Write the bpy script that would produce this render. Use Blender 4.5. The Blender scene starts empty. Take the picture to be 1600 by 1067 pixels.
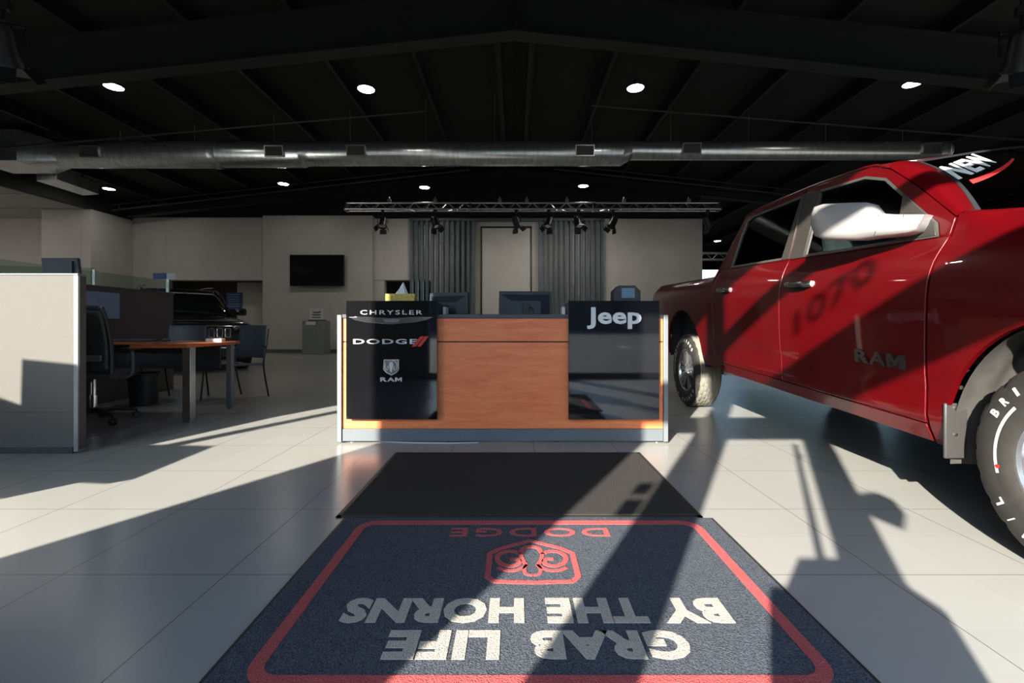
import bpy, bmesh, math, random
from mathutils import Vector, Matrix, Euler
random.seed(4)
PI = math.pi
SC = bpy.context.scene
COL = SC.collection
# ------------------------------------------------------------------ camera
H = 0.93; F = 720.0; CX = 804.0; CY = 507.0
cam_d = bpy.data.cameras.new('camera'); cam = bpy.data.objects.new('camera', cam_d); COL.objects.link(cam)
cam.location = (0, 0, H); cam.rotation_euler = (PI/2, 0, 0)
cam_d.sensor_width = 36; cam_d.lens = F/1600*36
cam_d.shift_x = -4/1600; cam_d.shift_y = -26.5/1600
cam_d.clip_start = 0.05; cam_d.clip_end = 400
SC.camera = cam
# ------------------------------------------------------------------ world, sun, exposure
SUN_T, SUN_S = 0.55, 0.474            # x drift and drop of a sun ray per metre of depth
W = bpy.data.worlds.new('sky_world'); SC.world = W; W.use_nodes = True
wn = W.node_tree; wn.nodes.clear()
wo = wn.nodes.new('ShaderNodeOutputWorld'); wb = wn.nodes.new('ShaderNodeBackground'); sk = wn.nodes.new('ShaderNodeTexSky')
sk.sky_type = 'NISHITA'; sk.sun_disc = False; sk.sun_elevation = math.radians(24); sk.sun_rotation = math.radians(205)
sk.air_density = 1.3; sk.dust_density = 2.0; sk.ozone_density = 1.5
hs = wn.nodes.new('ShaderNodeHueSaturation'); hs.inputs['Saturation'].default_value = 0.8
wt = wn.nodes.new('ShaderNodeMix'); wt.data_type = 'RGBA'; wt.blend_type = 'MULTIPLY'; wt.inputs['Factor'].default_value = 1.0; wt.inputs[7].default_value = (0.67, 0.88, 1.22, 1)
wn.links.new(sk.outputs[0], hs.inputs['Color']); wn.links.new(hs.outputs[0], wt.inputs[6]); wn.links.new(wt.outputs[2], wb.inputs[0]); wn.links.new(wb.outputs[0], wo.inputs[0])
wb.inputs[1].default_value = 0.58
sl = bpy.data.lights.new('sun', 'SUN'); so = bpy.data.objects.new('sun', sl); COL.objects.link(so)
sl.energy = 21.0; sl.angle = math.radians(0.6); sl.color = (1.0, 0.915, 0.82)
so.rotation_euler = Vector((SUN_T, 1.0, -SUN_S)).to_track_quat('-Z', 'Y').to_euler(); so.location = (-20, -36, 20)
SC.view_settings.view_transform = 'Standard'; SC.view_settings.look = 'None'
SC.view_settings.exposure = 0.0; SC.view_settings.gamma = 1; SC.view_settings.use_curve_mapping = False
try:
    SC.cycles.use_denoising = True; SC.cycles.max_bounces = 10; SC.cycles.diffuse_bounces = 5; SC.cycles.transparent_max_bounces = 16
    SC.cycles.sample_clamp_indirect = 6
    SC.cycles.caustics_reflective = False; SC.cycles.caustics_refractive = False
except Exception: pass

# ------------------------------------------------------------------ materials
MATS = {}
def mat(name, col, rough=0.5, metal=0.0, var=0.06, scale=8, bump=0.0, coat=0.0, spec=0.5, emit=None, estr=0, stretch=None):
    if name in MATS: return MATS[name]
    m = bpy.data.materials.new(name); m.use_nodes = True; nt = m.node_tree; b = nt.nodes['Principled BSDF']
    tc = nt.nodes.new('ShaderNodeTexCoord'); n = nt.nodes.new('ShaderNodeTexNoise'); n.inputs['Scale'].default_value = scale; n.inputs['Detail'].default_value = 5
    if stretch:
        mp = nt.nodes.new('ShaderNodeMapping'); mp.inputs['Scale'].default_value = stretch
        nt.links.new(tc.outputs['Object'], mp.inputs[0]); nt.links.new(mp.outputs[0], n.inputs['Vector'])
    else: nt.links.new(tc.outputs['Object'], n.inputs['Vector'])
    r = nt.nodes.new('ShaderNodeValToRGB')
    r.color_ramp.elements[0].position = 0.3; r.color_ramp.elements[1].position = 0.7
    r.color_ramp.elements[0].color = tuple(max(0, c*(1-var)) for c in col)+(1,); r.color_ramp.elements[1].color = tuple(min(1, c*(1+var)) for c in col)+(1,)
    nt.links.new(n.outputs['Fac'], r.inputs[0]); nt.links.new(r.outputs[0], b.inputs['Base Color'])
    b.inputs['Roughness'].default_value = rough; b.inputs['Metallic'].default_value = metal
    b.inputs['Coat Weight'].default_value = coat; b.inputs['Coat Roughness'].default_value = 0.03; b.inputs['Specular IOR Level'].default_value = spec
    if emit: b.inputs['Emission Color'].default_value = tuple(emit)+(1,); b.inputs['Emission Strength'].default_value = estr
    if bump:
        bp = nt.nodes.new('ShaderNodeBump'); bp.inputs['Strength'].default_value = bump; bp.inputs['Distance'].default_value = 0.01
        nt.links.new(n.outputs['Fac'], bp.inputs['Height']); nt.links.new(bp.outputs[0], b.inputs['Normal'])
    MATS[name] = m; return m
def glass(name, tint, refl=0.5, rough=0.0):
    m = bpy.data.materials.new(name); m.use_nodes = True; nt = m.node_tree; nt.nodes.clear()
    o = nt.nodes.new('ShaderNodeOutputMaterial'); t = nt.nodes.new('ShaderNodeBsdfTransparent'); g = nt.nodes.new('ShaderNodeBsdfGlossy')
    lw = nt.nodes.new('ShaderNodeLayerWeight'); lw.inputs[0].default_value = 0.5; pw = nt.nodes.new('ShaderNodeMath'); pw.operation = 'POWER'; pw.inputs[1].default_value = 5
    fr = nt.nodes.new('ShaderNodeMath'); fr.operation = 'MULTIPLY_ADD'; fr.inputs[1].default_value = 0.95; fr.inputs[2].default_value = 0.05
    nt.links.new(lw.outputs['Facing'], pw.inputs[0]); nt.links.new(pw.outputs[0], fr.inputs[0])
    mx = nt.nodes.new('ShaderNodeMixShader'); mm = nt.nodes.new('ShaderNodeMath'); mm.operation = 'MULTIPLY'; mm.inputs[1].default_value = refl; mm.use_clamp = True
    t.inputs[0].default_value = tint+(1,); g.inputs['Roughness'].default_value = rough
    nt.links.new(fr.outputs[0], mm.inputs[0]); nt.links.new(mm.outputs[0], mx.inputs[0]); nt.links.new(t.outputs[0], mx.inputs[1]); nt.links.new(g.outputs[0], mx.inputs[2])
    nt.links.new(mx.outputs[0], o.inputs[0]); MATS[name] = m; return m

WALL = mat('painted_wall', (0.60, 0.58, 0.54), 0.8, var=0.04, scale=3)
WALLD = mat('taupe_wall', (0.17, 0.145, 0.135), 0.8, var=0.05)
BLACKROOF = mat('black_roof', (0.010, 0.013, 0.012), 0.75, var=0.15, scale=2)
BLACKSTEEL = mat('black_steel', (0.016, 0.019, 0.018), 0.55, var=0.15, scale=4)
PIPE = mat('dark_pipe', (0.045, 0.045, 0.045), 0.5, 0.3)
ALU = mat('aluminium', (0.5, 0.5, 0.5), 0.35, 0.9, var=0.08)
STORE = mat('storefront_frame', (0.08, 0.08, 0.085), 0.4, 0.5)
PLAINGLASS = glass('clear_glass', (0.93, 0.95, 0.94), 0.7)
PARTGLASS = glass('partition_glass', (0.80, 0.88, 0.84), 1.2)
GREYLAM = mat('grey_laminate', (0.125, 0.14, 0.155), 0.45, var=0.04)
LIGHTGREY = mat('light_grey_frame', (0.20, 0.21, 0.22), 0.4, 0.2, var=0.03)
DARKTOP = mat('dark_counter_top', (0.06, 0.065, 0.075), 0.35, var=0.1)
GLOSSBLACK = mat('gloss_black_acrylic', (0.006, 0.006, 0.007), 0.04, var=0.1, coat=0.6, spec=0.7)
CHROME = mat('chrome', (0.78, 0.78, 0.80), 0.12, 1.0, var=0.03)
BRUSHED = mat('brushed_metal', (0.62, 0.60, 0.58), 0.32, 1.0, var=0.06, scale=20)
SATIN = mat('satin_aluminium_mirror', (0.66, 0.63, 0.62), 0.30, 0.55, var=0.03)
BADGERED = mat('badge_red', (0.55, 0.03, 0.025), 0.35)
PLASTIC = mat('black_plastic', (0.02, 0.022, 0.026), 0.42, var=0.12)
GREYPLASTIC = mat('grey_plastic', (0.12, 0.13, 0.145), 0.5, var=0.08)
NAVYPLASTIC = mat('slate_plastic', (0.034, 0.042, 0.052), 0.45, var=0.08)
WHITE = mat('white_paper', (0.80, 0.79, 0.77), 0.7, var=0.03)
TISSUEBOX = mat('tissue_box_card', (0.62, 0.45, 0.10), 0.6, var=0.3, scale=60)
RUBBER = mat('tyre_rubber', (0.028, 0.026, 0.023), 0.62, var=0.15, scale=30)
TYREWHITE = mat('tyre_lettering', (0.75, 0.73, 0.72), 0.6)
ALLOY = mat('alloy_silver', (0.50, 0.50, 0.53), 0.25, 0.9, var=0.03)
LETTER = mat('polished_letter', (0.80, 0.80, 0.82), 0.22, 0.55, var=0.02)
LINER = mat('wheel_liner_felt', (0.058, 0.053, 0.048), 0.75, var=0.15, scale=14, bump=0.3)
RED = mat('ruby_red_paint', (0.100, 0.0012, 0.003), 0.30, 0.10, var=0.03, coat=0.55, spec=0.3)
DARKPAINT = mat('black_car_paint', (0.012, 0.012, 0.010), 0.25, 0.3, var=0.1, coat=1.0)
TRIM = mat('window_trim', (0.15, 0.145, 0.13), 0.35, 0.6, var=0.05)
PILLAR = mat('pillar_applique', (0.055, 0.05, 0.045), 0.3, 0.2, var=0.05)
UNDER = mat('underbody', (0.012, 0.012, 0.013), 0.7)
TINT = glass('tinted_glass', (0.05, 0.06, 0.06), 1.0)
CABGLASS = glass('cab_glass', (0.42, 0.52, 0.50), 1.0)
SEATCLOTH = mat('seat_cloth', (0.06, 0.06, 0.065), 0.9, bump=0.3, scale=60)
FABRIC = mat('beige_panel_fabric', (0.130, 0.120, 0.111), 0.9, var=0.03, scale=80, bump=0.15)
FABRICD = mat('taupe_panel_fabric', (0.095, 0.078, 0.078), 0.9, var=0.06, scale=80)
BLUEPANEL = mat('pale_blue_panel', (0.24, 0.32, 0.47), 0.6)
SLATBLUE = mat('slate_blue_slat', (0.085, 0.115, 0.135), 0.5, var=0.08)
GREYBOX = mat('grey_box_laminate', (0.27, 0.29, 0.28), 0.5)
SIGNBLUE = mat('sign_blue', (0.03, 0.07, 0.24), 0.5, var=0.05)
SCREENBLUE = mat('screen_blue', (0.10, 0.18, 0.26), 0.3, emit=(0.15, 0.3, 0.45), estr=0.12)
LAMP = mat('lamp_diffuser', (0.9, 0.9, 0.85), 0.5, emit=(1.0, 0.96, 0.88), estr=85)
LAMP2 = mat('office_lamp_diffuser', (0.9, 0.9, 0.85), 0.5, emit=(1.0, 0.93, 0.85), estr=85)
CEILTILE = mat('office_ceiling_tile', (0.45, 0.43, 0.40), 0.8)
TVBLACK = mat('screen_black', (0.008, 0.009, 0.011), 0.08, var=0.1, coat=0.5)
GALV = mat('galvanised_duct', (0.72, 0.76, 0.75), 0.26, 0.9, var=0.22, scale=5, stretch=(3, 1, 1))
GRILLE = mat('vent_grille', (0.10, 0.095, 0.095), 0.6)
REDGLASS = mat('tail_lamp_red', (0.3, 0.01, 0.01), 0.15, coat=1)
ASPHALT = mat('asphalt', (0.085, 0.085, 0.085), 0.9, var=0.15, scale=2)
FACADE = mat('facade_across', (0.14, 0.13, 0.115), 0.85, var=0.1)

def wood(name, c1, c2, rough=0.35, along='X'):
    m = bpy.data.materials.new(name); m.use_nodes = True; nt = m.node_tree; b = nt.nodes['Principled BSDF']
    tc = nt.nodes.new('ShaderNodeTexCoord'); mp = nt.nodes.new('ShaderNodeMapping')
    mp.inputs['Scale'].default_value = (1.2, 8, 8) if along == 'X' else (8, 1.2, 8)
    n = nt.nodes.new('ShaderNodeTexNoise'); n.inputs['Scale'].default_value = 2.2; n.inputs['Detail'].default_value = 8; n.inputs['Distortion'].default_value = 0.9
    n2 = nt.nodes.new('ShaderNodeTexNoise'); n2.inputs['Scale'].default_value = 14; n2.inputs['Detail'].default_value = 6
    r = nt.nodes.new('ShaderNodeValToRGB'); r.color_ramp.elements[0].position = 0.32; r.color_ramp.elements[1].position = 0.68
    r.color_ramp.elements[0].color = c1+(1,); r.color_ramp.elements[1].color = c2+(1,)
    a = nt.nodes.new('ShaderNodeMath'); a.operation = 'MULTIPLY_ADD'; a.inputs[1].default_value = 0.35
    s = nt.nodes.new('ShaderNodeMath'); s.operation = 'MULTIPLY'; s.inputs[1].default_value = 0.72
    L = nt.links.new
    L(tc.outputs['Object'], mp.inputs[0]); L(mp.outputs[0], n.inputs['Vector']); L(mp.outputs[0], n2.inputs['Vector'])
    L(n.outputs['Fac'], s.inputs[0]); L(n2.outputs['Fac'], a.inputs[0]); L(s.outputs[0], a.inputs[2]); L(a.outputs[0], r.inputs[0]); L(r.outputs[0], b.inputs['Base Color'])
    b.inputs['Roughness'].default_value = rough; MATS[name] = m; return m
WOOD = wood('cherry_wood', (0.78, 0.165, 0.058), (0.93, 0.285, 0.110))
TABLEWOOD = wood('cherry_table_top', (0.40, 0.09, 0.03), (0.52, 0.14, 0.05), 0.3)

def floor_mat():
    m = bpy.data.materials.new('porcelain_floor_tiles'); m.use_nodes = True; nt = m.node_tree; b = nt.nodes['Principled BSDF']; L = nt.links.new
    tc = nt.nodes.new('ShaderNodeTexCoord'); sx = nt.nodes.new('ShaderNodeSeparateXYZ'); L(tc.outputs['Object'], sx.inputs[0])
    def line(sock, off):
        a = nt.nodes.new('ShaderNodeMath'); a.operation = 'ADD'; a.inputs[1].default_value = 61.0-off+0.305; L(sock, a.inputs[0])
        d = nt.nodes.new('ShaderNodeMath'); d.operation = 'MODULO'; d.inputs[1].default_value = 0.61; L(a.outputs[0], d.inputs[0])
        s = nt.nodes.new('ShaderNodeMath'); s.operation = 'SUBTRACT'; s.inputs[1].default_value = 0.305; L(d.outputs[0], s.inputs[0])
        ab = nt.nodes.new('ShaderNodeMath'); ab.operation = 'ABSOLUTE'; L(s.outputs[0], ab.inputs[0])
        lt = nt.nodes.new('ShaderNodeMath'); lt.operation = 'LESS_THAN'; lt.inputs[1].default_value = 0.0016; L(ab.outputs[0], lt.inputs[0])
        fl = nt.nodes.new('ShaderNodeMath'); fl.operation = 'DIVIDE'; fl.inputs[1].default_value = 0.61; L(a.outputs[0], fl.inputs[0])
        f2 = nt.nodes.new('ShaderNodeMath'); f2.operation = 'FLOOR'; L(fl.outputs[0], f2.inputs[0])
        return lt.outputs[0], f2.outputs[0]
    lx, ix = line(sx.outputs[0], 0.147+0.61*0); ly, iy = line(sx.outputs[1], 1.713-0.61*2)
    mx = nt.nodes.new('ShaderNodeMath'); mx.operation = 'MAXIMUM'; L(lx, mx.inputs[0]); L(ly, mx.inputs[1])
    cb = nt.nodes.new('ShaderNodeCombineXYZ'); L(ix, cb.inputs[0]); L(iy, cb.inputs[1])
    wn_ = nt.nodes.new('ShaderNodeTexWhiteNoise'); L(cb.outputs[0], wn_.inputs['Vector'])
    n = nt.nodes.new('ShaderNodeTexNoise'); n.inputs['Scale'].default_value = 1.7; n.inputs['Detail'].default_value = 3; L(tc.outputs['Object'], n.inputs['Vector'])
    r = nt.nodes.new('ShaderNodeValToRGB'); r.color_ramp.elements[0].position = 0.1; r.color_ramp.elements[1].position = 0.9
    r.color_ramp.elements[0].color = (0.355, 0.345, 0.325, 1); r.color_ramp.elements[1].color = (0.385, 0.375, 0.352, 1); L(n.outputs['Fac'], r.inputs[0])
    hv = nt.nodes.new('ShaderNodeHueSaturation'); L(r.outputs[0], hv.inputs['Color'])
    ma = nt.nodes.new('ShaderNodeMath'); ma.operation = 'MULTIPLY_ADD'; ma.inputs[1].default_value = 0.05; ma.inputs[2].default_value = 0.975; L(wn_.outputs['Value'], ma.inputs[0]); L(ma.outputs[0], hv.inputs['Value'])
    mi = nt.nodes.new('ShaderNodeMix'); mi.data_type = 'RGBA'; L(mx.outputs[0], mi.inputs['Factor']); L(hv.outputs[0], mi.inputs[6]); mi.inputs[7].default_value = (0.10, 0.095, 0.09, 1)
    L(mi.outputs[2], b.inputs['Base Color'])
    b.inputs['Roughness'].default_value = 0.26
    b.inputs['Specular IOR Level'].default_value = 0.35
    return m
FLOORM = floor_mat()
def carpet(name, col, var=0.35, scale=260):
    m = mat(name, col, 0.95, var=var, scale=scale, bump=0.9, spec=0.15); return m
MATBLACK = carpet('black_mat_pile', (0.060, 0.056, 0.051))
MATNAVY = carpet('navy_mat_pile', (0.095, 0.105, 0.128), 0.55, 210)
MATRED = carpet('red_mat_pile', (0.60, 0.13, 0.13), 0.22)
MATCREAM = carpet('cream_mat_pile', (0.62, 0.56, 0.48), 0.25)

# ------------------------------------------------------------------ mesh helpers
ORIG = {}
class MB:
    def __init__(s): s.v = []; s.f = []
    def add(s, vs, fs):
        n = len(s.v); s.v += [Vector(p) for p in vs]; s.f += [tuple(i+n for i in f) for f in fs]; return s
    def box(s, x0, x1, y0, y1, z0, z1, M=None):
        vs = [Vector(p) for p in ((x0,y0,z0),(x1,y0,z0),(x1,y1,z0),(x0,y1,z0),(x0,y0,z1),(x1,y0,z1),(x1,y1,z1),(x0,y1,z1))]
        if M: vs = [M @ p for p in vs]
        return s.add(vs, [(0,3,2,1),(4,5,6,7),(0,1,5,4),(1,2,6,5),(2,3,7,6),(3,0,4,7)])
    def tube(s, path, r, n=10, caps=True, closed=False):
        P = [Vector(p) for p in path]; rings = []; up = None
        for i, p in enumerate(P):
            if closed: d = P[(i+1) % len(P)]-P[i-1]
            else: d = (P[min(i+1, len(P)-1)]-P[max(i-1, 0)])
            d.normalize()
            if up is None: up = Vector((0,0,1)) if abs(d.z) < .9 else Vector((1,0,0))
            a = d.cross(up).normalized(); b = a.cross(d).normalized(); up = b
            rr = r[i] if isinstance(r, (list, tuple)) else r
            rings.append([p+rr*(math.cos(2*PI*k/n)*a+math.sin(2*PI*k/n)*b) for k in range(n)])
        vs = [q for R in rings for q in R]; fs = []
        m = len(P)
        for i in range(m if closed else m-1):
            for k in range(n):
                fs.append((i*n+k, i*n+(k+1) % n, ((i+1) % m)*n+(k+1) % n, ((i+1) % m)*n+k))
        if caps and not closed: fs += [tuple(range(n-1, -1, -1)), tuple((m-1)*n+k for k in range(n))]
        return s.add(vs, fs)
    def lathe(s, prof, M=None, n=32, closed=False, rmod=None, cap=True):
        """prof: (radius, height) spun round local Z"""
        vs = []; fs = []; m = len(prof)
        for j, (r, h) in enumerate(prof):
            for k in range(n):
                a = 2*PI*k/n; rr = r + (rmod(j, k) if rmod else 0)
                vs.append(Vector((rr*math.cos(a), rr*math.sin(a), h)))
        for j in range(m if closed else m-1):
            for k in range(n): fs.append((j*n+k, j*n+(k+1) % n, ((j+1) % m)*n+(k+1) % n, ((j+1) % m)*n+k))
        if not closed and cap:
            if prof[0][0] > 1e-5: fs.append(tuple(range(n-1, -1, -1)))
            if prof[-1][0] > 1e-5: fs.append(tuple((m-1)*n+k for k in range(n)))
        if M: vs = [M @ p for p in vs]
        return s.add(vs, fs)
    def prism(s, poly, fn, d0, d1):
        """poly 2D points, fn(a,b,d)->3D"""
        n = len(poly); vs = [fn(a, b, d0) for a, b in poly]+[fn(a, b, d1) for a, b in poly]
        fs = [tuple(range(n)), tuple(range(2*n-1, n-1, -1))]+[(i, n+i, n+(i+1) % n, (i+1) % n) for i in range(n)]
        return s.add(vs, fs)
    def grid(s, fn, nu, nv, closeu=False):
        vs = [Vector(fn(i/nu, j/nv)) for j in range(nv+1) for i in range(nu+1)]
        fs = [(j*(nu+1)+i, j*(nu+1)+i+1, (j+1)*(nu+1)+i+1, (j+1)*(nu+1)+i) for j in range(nv) for i in range(nu)]
        return s.add(vs, fs)
    def strip(s, A, B, closed=True):
        n = len(A); fs = [(i, (i+1) % n, n+(i+1) % n, n+i) for i in range(n if closed else n-1)]
        return s.add(list(A)+list(B), fs)
    def build(s, name, m, parent=None, bevel=0, smooth=True, solid=0, seg=2, fix=True, sub=0, ang=35):
        o0 = ORIG.get(parent.name, Vector()) if parent else Vector()
        me = bpy.data.meshes.new(name); me.from_pydata([p-o0 for p in s.v], [], s.f); me.validate()
        if fix:
            bm = bmesh.new(); bm.from_mesh(me); bmesh.ops.remove_doubles(bm, verts=bm.verts, dist=1e-5); bmesh.ops.recalc_face_normals(bm, faces=bm.faces); bm.to_mesh(me); bm.free()
        me.materials.append(m)
        o = bpy.data.objects.new(name, me); COL.objects.link(o)
        if parent: o.parent = parent; ORIG[o.name] = o0
        if smooth:
            for p in me.polygons: p.use_smooth = True
            try: me.set_sharp_from_angle(angle=math.radians(ang))
            except Exception: pass
        if solid: d = o.modifiers.new('solid', 'SOLIDIFY'); d.thickness = solid; d.offset = -1
        if bevel: d = o.modifiers.new('bevel', 'BEVEL'); d.width = bevel; d.segments = seg; d.limit_method = 'ANGLE'; d.angle_limit = math.radians(40)
        if sub: d = o.modifiers.new('sub', 'SUBSURF'); d.levels = sub; d.render_levels = sub
        return o
def tag(o, label, cat, group=None, kind=None):
    o['label'] = label; o['category'] = cat
    if group: o['group'] = group
    if kind: o['kind'] = kind
    return o
def thing(name, label, cat, loc=(0,0,0), group=None):
    o = bpy.data.objects.new(name, None); COL.objects.link(o); o.location = loc; o.empty_display_size = 0.1
    ORIG[o.name] = Vector(loc); return tag(o, label, cat, group)
def struct(name, mb, m, label=None, **k):
    o = mb.build(name, m, None, **k); o['kind'] = 'structure'; o['label'] = label or name.replace('_', ' '); return o
def kids(o): return [c for c in bpy.data.objects if c.parent == o]
def dup(root, loc, rotz=None, label=None, group=None):
    r = root.copy(); COL.objects.link(r); r.location = loc
    if rotz is not None: r.rotation_euler = (0, 0, rotz)
    if label: r['label'] = label
    if group: r['group'] = group
    for ch in kids(root):
        c = ch.copy(); COL.objects.link(c); c.parent = r
        for g in kids(ch):
            d = g.copy(); COL.objects.link(d); d.parent = c
    return r
def text2d(s, size=1.0, off=0.0, xs=1.0, shear=0.0, space=1.0, ext=0.002):
    cu = bpy.data.curves.new('t', 'FONT'); cu.body = s; cu.size = size; cu.offset = off; cu.shear = shear; cu.space_character = space
    cu.extrude = ext; cu.resolution_u = 3; cu.align_x = 'LEFT'
    o = bpy.data.objects.new('t', cu); COL.objects.link(o)
    dg = bpy.context.evaluated_depsgraph_get(); me = bpy.data.meshes.new_from_object(o.evaluated_get(dg))
    vs = [v.co.copy() for v in me.vertices]; fs = [tuple(p.vertices) for p in me.polygons]
    bpy.data.objects.remove(o); bpy.data.curves.remove(cu); bpy.data.meshes.remove(me)
    x0 = min(v.x for v in vs); x1 = max(v.x for v in vs); y0 = min(v.y for v in vs); y1 = max(v.y for v in vs)
    return [((v.x-x0)/(x1-x0), (v.y-y0)/(y1-y0), v.z/max(ext, 1e-6)) for v in vs], fs, (x1-x0)/(y1-y0)
def text_on(mb, s, fn, **k):
    """fn(u,v,w) with u,v in 0..1 over the text box and w in -1..1"""
    vs, fs, asp = text2d(s, **k); mb.add([fn(*p) for p in vs], fs); return mb
def ram_on(mb, fn):
    text_on(mb, 'R', lambda u, v, w: fn(.31*u, v, w), off=.03)
    text_on(mb, 'A', lambda u, v, w: fn(.32+.34*u, v, w), off=.03)
    P_ = [(0, 0), (.24, 0), (.24, .58), (.5, .12), (.76, .58), (.76, 0), (1, 0), (1, 1), (.74, 1), (.5, .56), (.26, 1), (0, 1)]
    return mb.prism(P_, lambda a, b, d: fn(.68+.32*a, b, d), -1, 1)
def rotm(loc, rz=0, rx=0, ry=0): return Matrix.Translation(loc) @ Euler((rx, ry, rz)).to_matrix().to_4x4()
def seg_tube(pts, steps=6):
    """Catmull-Rom smoothing"""
    P = [Vector(p) for p in pts]; out = []
    for i in range(len(P)-1):
        p0 = P[max(i-1, 0)]; p1 = P[i]; p2 = P[i+1]; p3 = P[min(i+2, len(P)-1)]
        for k in range(steps):
            t = k/steps
            out.append(0.5*((2*p1)+(-p0+p2)*t+(2*p0-5*p1+4*p2-p3)*t*t+(-p0+3*p1-3*p2+p3)*t**3))
    out.append(P[-1]); return out
def P3(x, y, Y): return Vector(((x-CX)/F*Y, Y, H-(y-CY)/F*Y))      # a measured point of the photo at depth Y

# ================================================================== SETTING
fl = struct('floor', MB().box(-22, 16, -0.9, 28, -0.1, 0.0), FLOORM, 'polished pale porcelain tile floor')
YB = 15.2
BW = MB()
BW.box(-12.6, -11.5, YB, YB+.3, 0, 4.46); BW.box(-11.5, -8.25, YB, YB+.3, 2.39, 4.46)
BW.box(-8.25, -4.65, YB-.12, YB+.3, 0, 4.5)
BW.box(-4.65, -2.75, YB, YB+.3, 2.39, 4.42)
BW.box(-4.65, -4.3, YB+.02, YB+.3, 0, 2.39)
BW.box(-2.75, 6.2, YB, YB+.3, 0, 4.42)
struct('wall_back', BW, WALL, 'grey beige back wall of the showroom', bevel=0.01)
struct('wall_back_upper', MB().box(-12.6, 6.2, YB+.31, YB+.5, 4.3, 6.6), BLACKROOF, 'black upper gable wall')
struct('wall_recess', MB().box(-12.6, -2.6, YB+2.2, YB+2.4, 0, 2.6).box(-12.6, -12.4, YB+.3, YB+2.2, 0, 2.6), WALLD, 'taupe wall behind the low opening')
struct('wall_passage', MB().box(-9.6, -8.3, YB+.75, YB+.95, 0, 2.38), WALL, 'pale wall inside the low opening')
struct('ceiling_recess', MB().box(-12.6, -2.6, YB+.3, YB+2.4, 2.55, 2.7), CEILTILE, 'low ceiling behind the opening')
struct('wall_left', MB().box(-12.9, -12.6, 13.7, YB+.3, 0, 4.36).box(-14.06, -12.905, 13.7, 13.95, 0, 4.355), WALL, 'left return wall beside the open office')
struct('wall_left_upper', MB().box(-12.75, -12.6, -0.8, YB+.3, 4.36, 6.0), BLACKROOF, 'black bulkhead over the office opening')
struct('wall_office_back', MB().box(-20, -14.06, 14.8, 15.0, 0, 4.4), WALL, 'back wall of the side office')
struct('wall_office_side', MB().box(-20.2, -20, -0.8, 15, 0, 4.4), WALL, 'far side wall of the side office')
struct('ceiling_office', MB().box(-20, -12.76, -0.8, 14.8, 4.36, 4.45), CEILTILE, 'pale ceiling of the side office')
co = MB()
for k in range(8): co.box(-20, -12.76, 3.1+k*1.5, 3.13+k*1.5, 4.345, 4.359)
struct('trim_1', co, ALU, 'ceiling grid of the side office', smooth=False)
# baseboards
struct('baseboard_back', MB().box(-8.25, -4.65, YB-.14, YB-.121, 0, .12).box(-2.75, 6.2, YB-.02, YB-.001, 0, .12), GREYLAM, 'grey baseboard of the back wall')
# far right area
struct('wall_right', MB().box(14, 14.2, -0.8, 28, 0, .9).box(14, 14.2, 17, 28, .9, 1.5).box(14, 14.2, 17, 28, 2.2, 3.6).box(14, 14.2, -0.8, 28, 3.6, 6.2).box(14, 14.2, 14, 17, .9, 3.6).box(14, 14.2, -0.8, 14, .9, 3.6), BLACKROOF, 'dark right wall with window band')
struct('window_1', MB().box(14.08, 14.1, 17, 28, .9, 3.6), PLAINGLASS, 'window band in the right wall')
wr = MB().box(6.2, 14, 27.8, 28, 0, 1.6).box(6.2, 14, 27.8, 28, 4.25, 6.5).box(6.2, 14, 27.8, 28, 1.5, 3.45)
wr.box(10.4, 10.7, 27.8, 28, 1.6, 4.3)
struct('wall_far', wr, BLACKROOF, 'dark far wall of the right bay')
struct('window_2', MB().box(6.2, 14, 27.9, 27.92, 1.6, 4.3), PLAINGLASS, 'far windows of the right bay')
struct('wall_bay_side', MB().box(6.05, 6.2, YB+.3, 28, 0, 6.5), BLACKROOF, 'dark wall along the right bay')
# roof, slope 1:9.6 with the ridge over x = 0
def rz(x): return 6.25-abs(x)*0.105
rf = MB()
rf.prism([(-20.2, rz(-20.2)), (0, rz(0)), (14.2, rz(14.2)), (14.2, rz(14.2)+.12), (0, rz(0)+.12), (-20.2, rz(-20.2)+.12)], lambda a, b, d: (a, d, b), -0.95, 28)
struct('ceiling', rf, BLACKROOF, 'black corrugated roof deck', smooth=False)
# storefront wall behind the camera
WP = -0.8
fw = MB(); y0, y1 = WP-.06, WP+.0
fw.box(-20, 14.2, WP-.2, WP, 3.7, 6.6); fw.box(-3.5, -1.48, WP-.12, WP, 0, 3.7); fw.box(-20, -11.5, WP-.12, WP, 0, 3.7); fw.box(-9.0, -6.4, WP-.12, WP+.001, 0, 3.7); fw.box(10.5, 14.2, WP-.12, WP, 0, 3.7)
struct('wall_front', fw, GREYLAM, 'storefront wall behind the viewer', smooth=False)
ff = MB()
ff.box(-11.5, -3.5, y0, y1, 0, .1); ff.box(.93, 10.5, y0, y1, 0, .1); ff.box(-1.48, -.87, y0, y1, 0, .1)
ff.box(-11.5, -3.5, y0, y1, 3.62, 3.7); ff.box(-1.48, 10.5, y0, y1, 3.64, 3.7)
for x in (-10.2, -5.05): ff.box(x-.06, x+.06, y0, y1, .1, 3.62)
for x in (3.2, 5.6, 8.0): ff.box(x-.06, x+.06, y0, y1, .1, 3.64)
ff.box(-1.07, -.87, y0, y1, 0, 3.64); ff.box(.73, .93, y0, y1, 0, 3.64)
ff.box(-1.48, .93, y0, y1, 2.27, 2.57); ff.box(.93, 10.5, y0, y1, 2.27, 2.57); ff.box(-1.48, 10.5, y0, y1, 3.10, 3.24)
struct('trim_2', ff, STORE, 'dark storefront framing', smooth=False)
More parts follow.
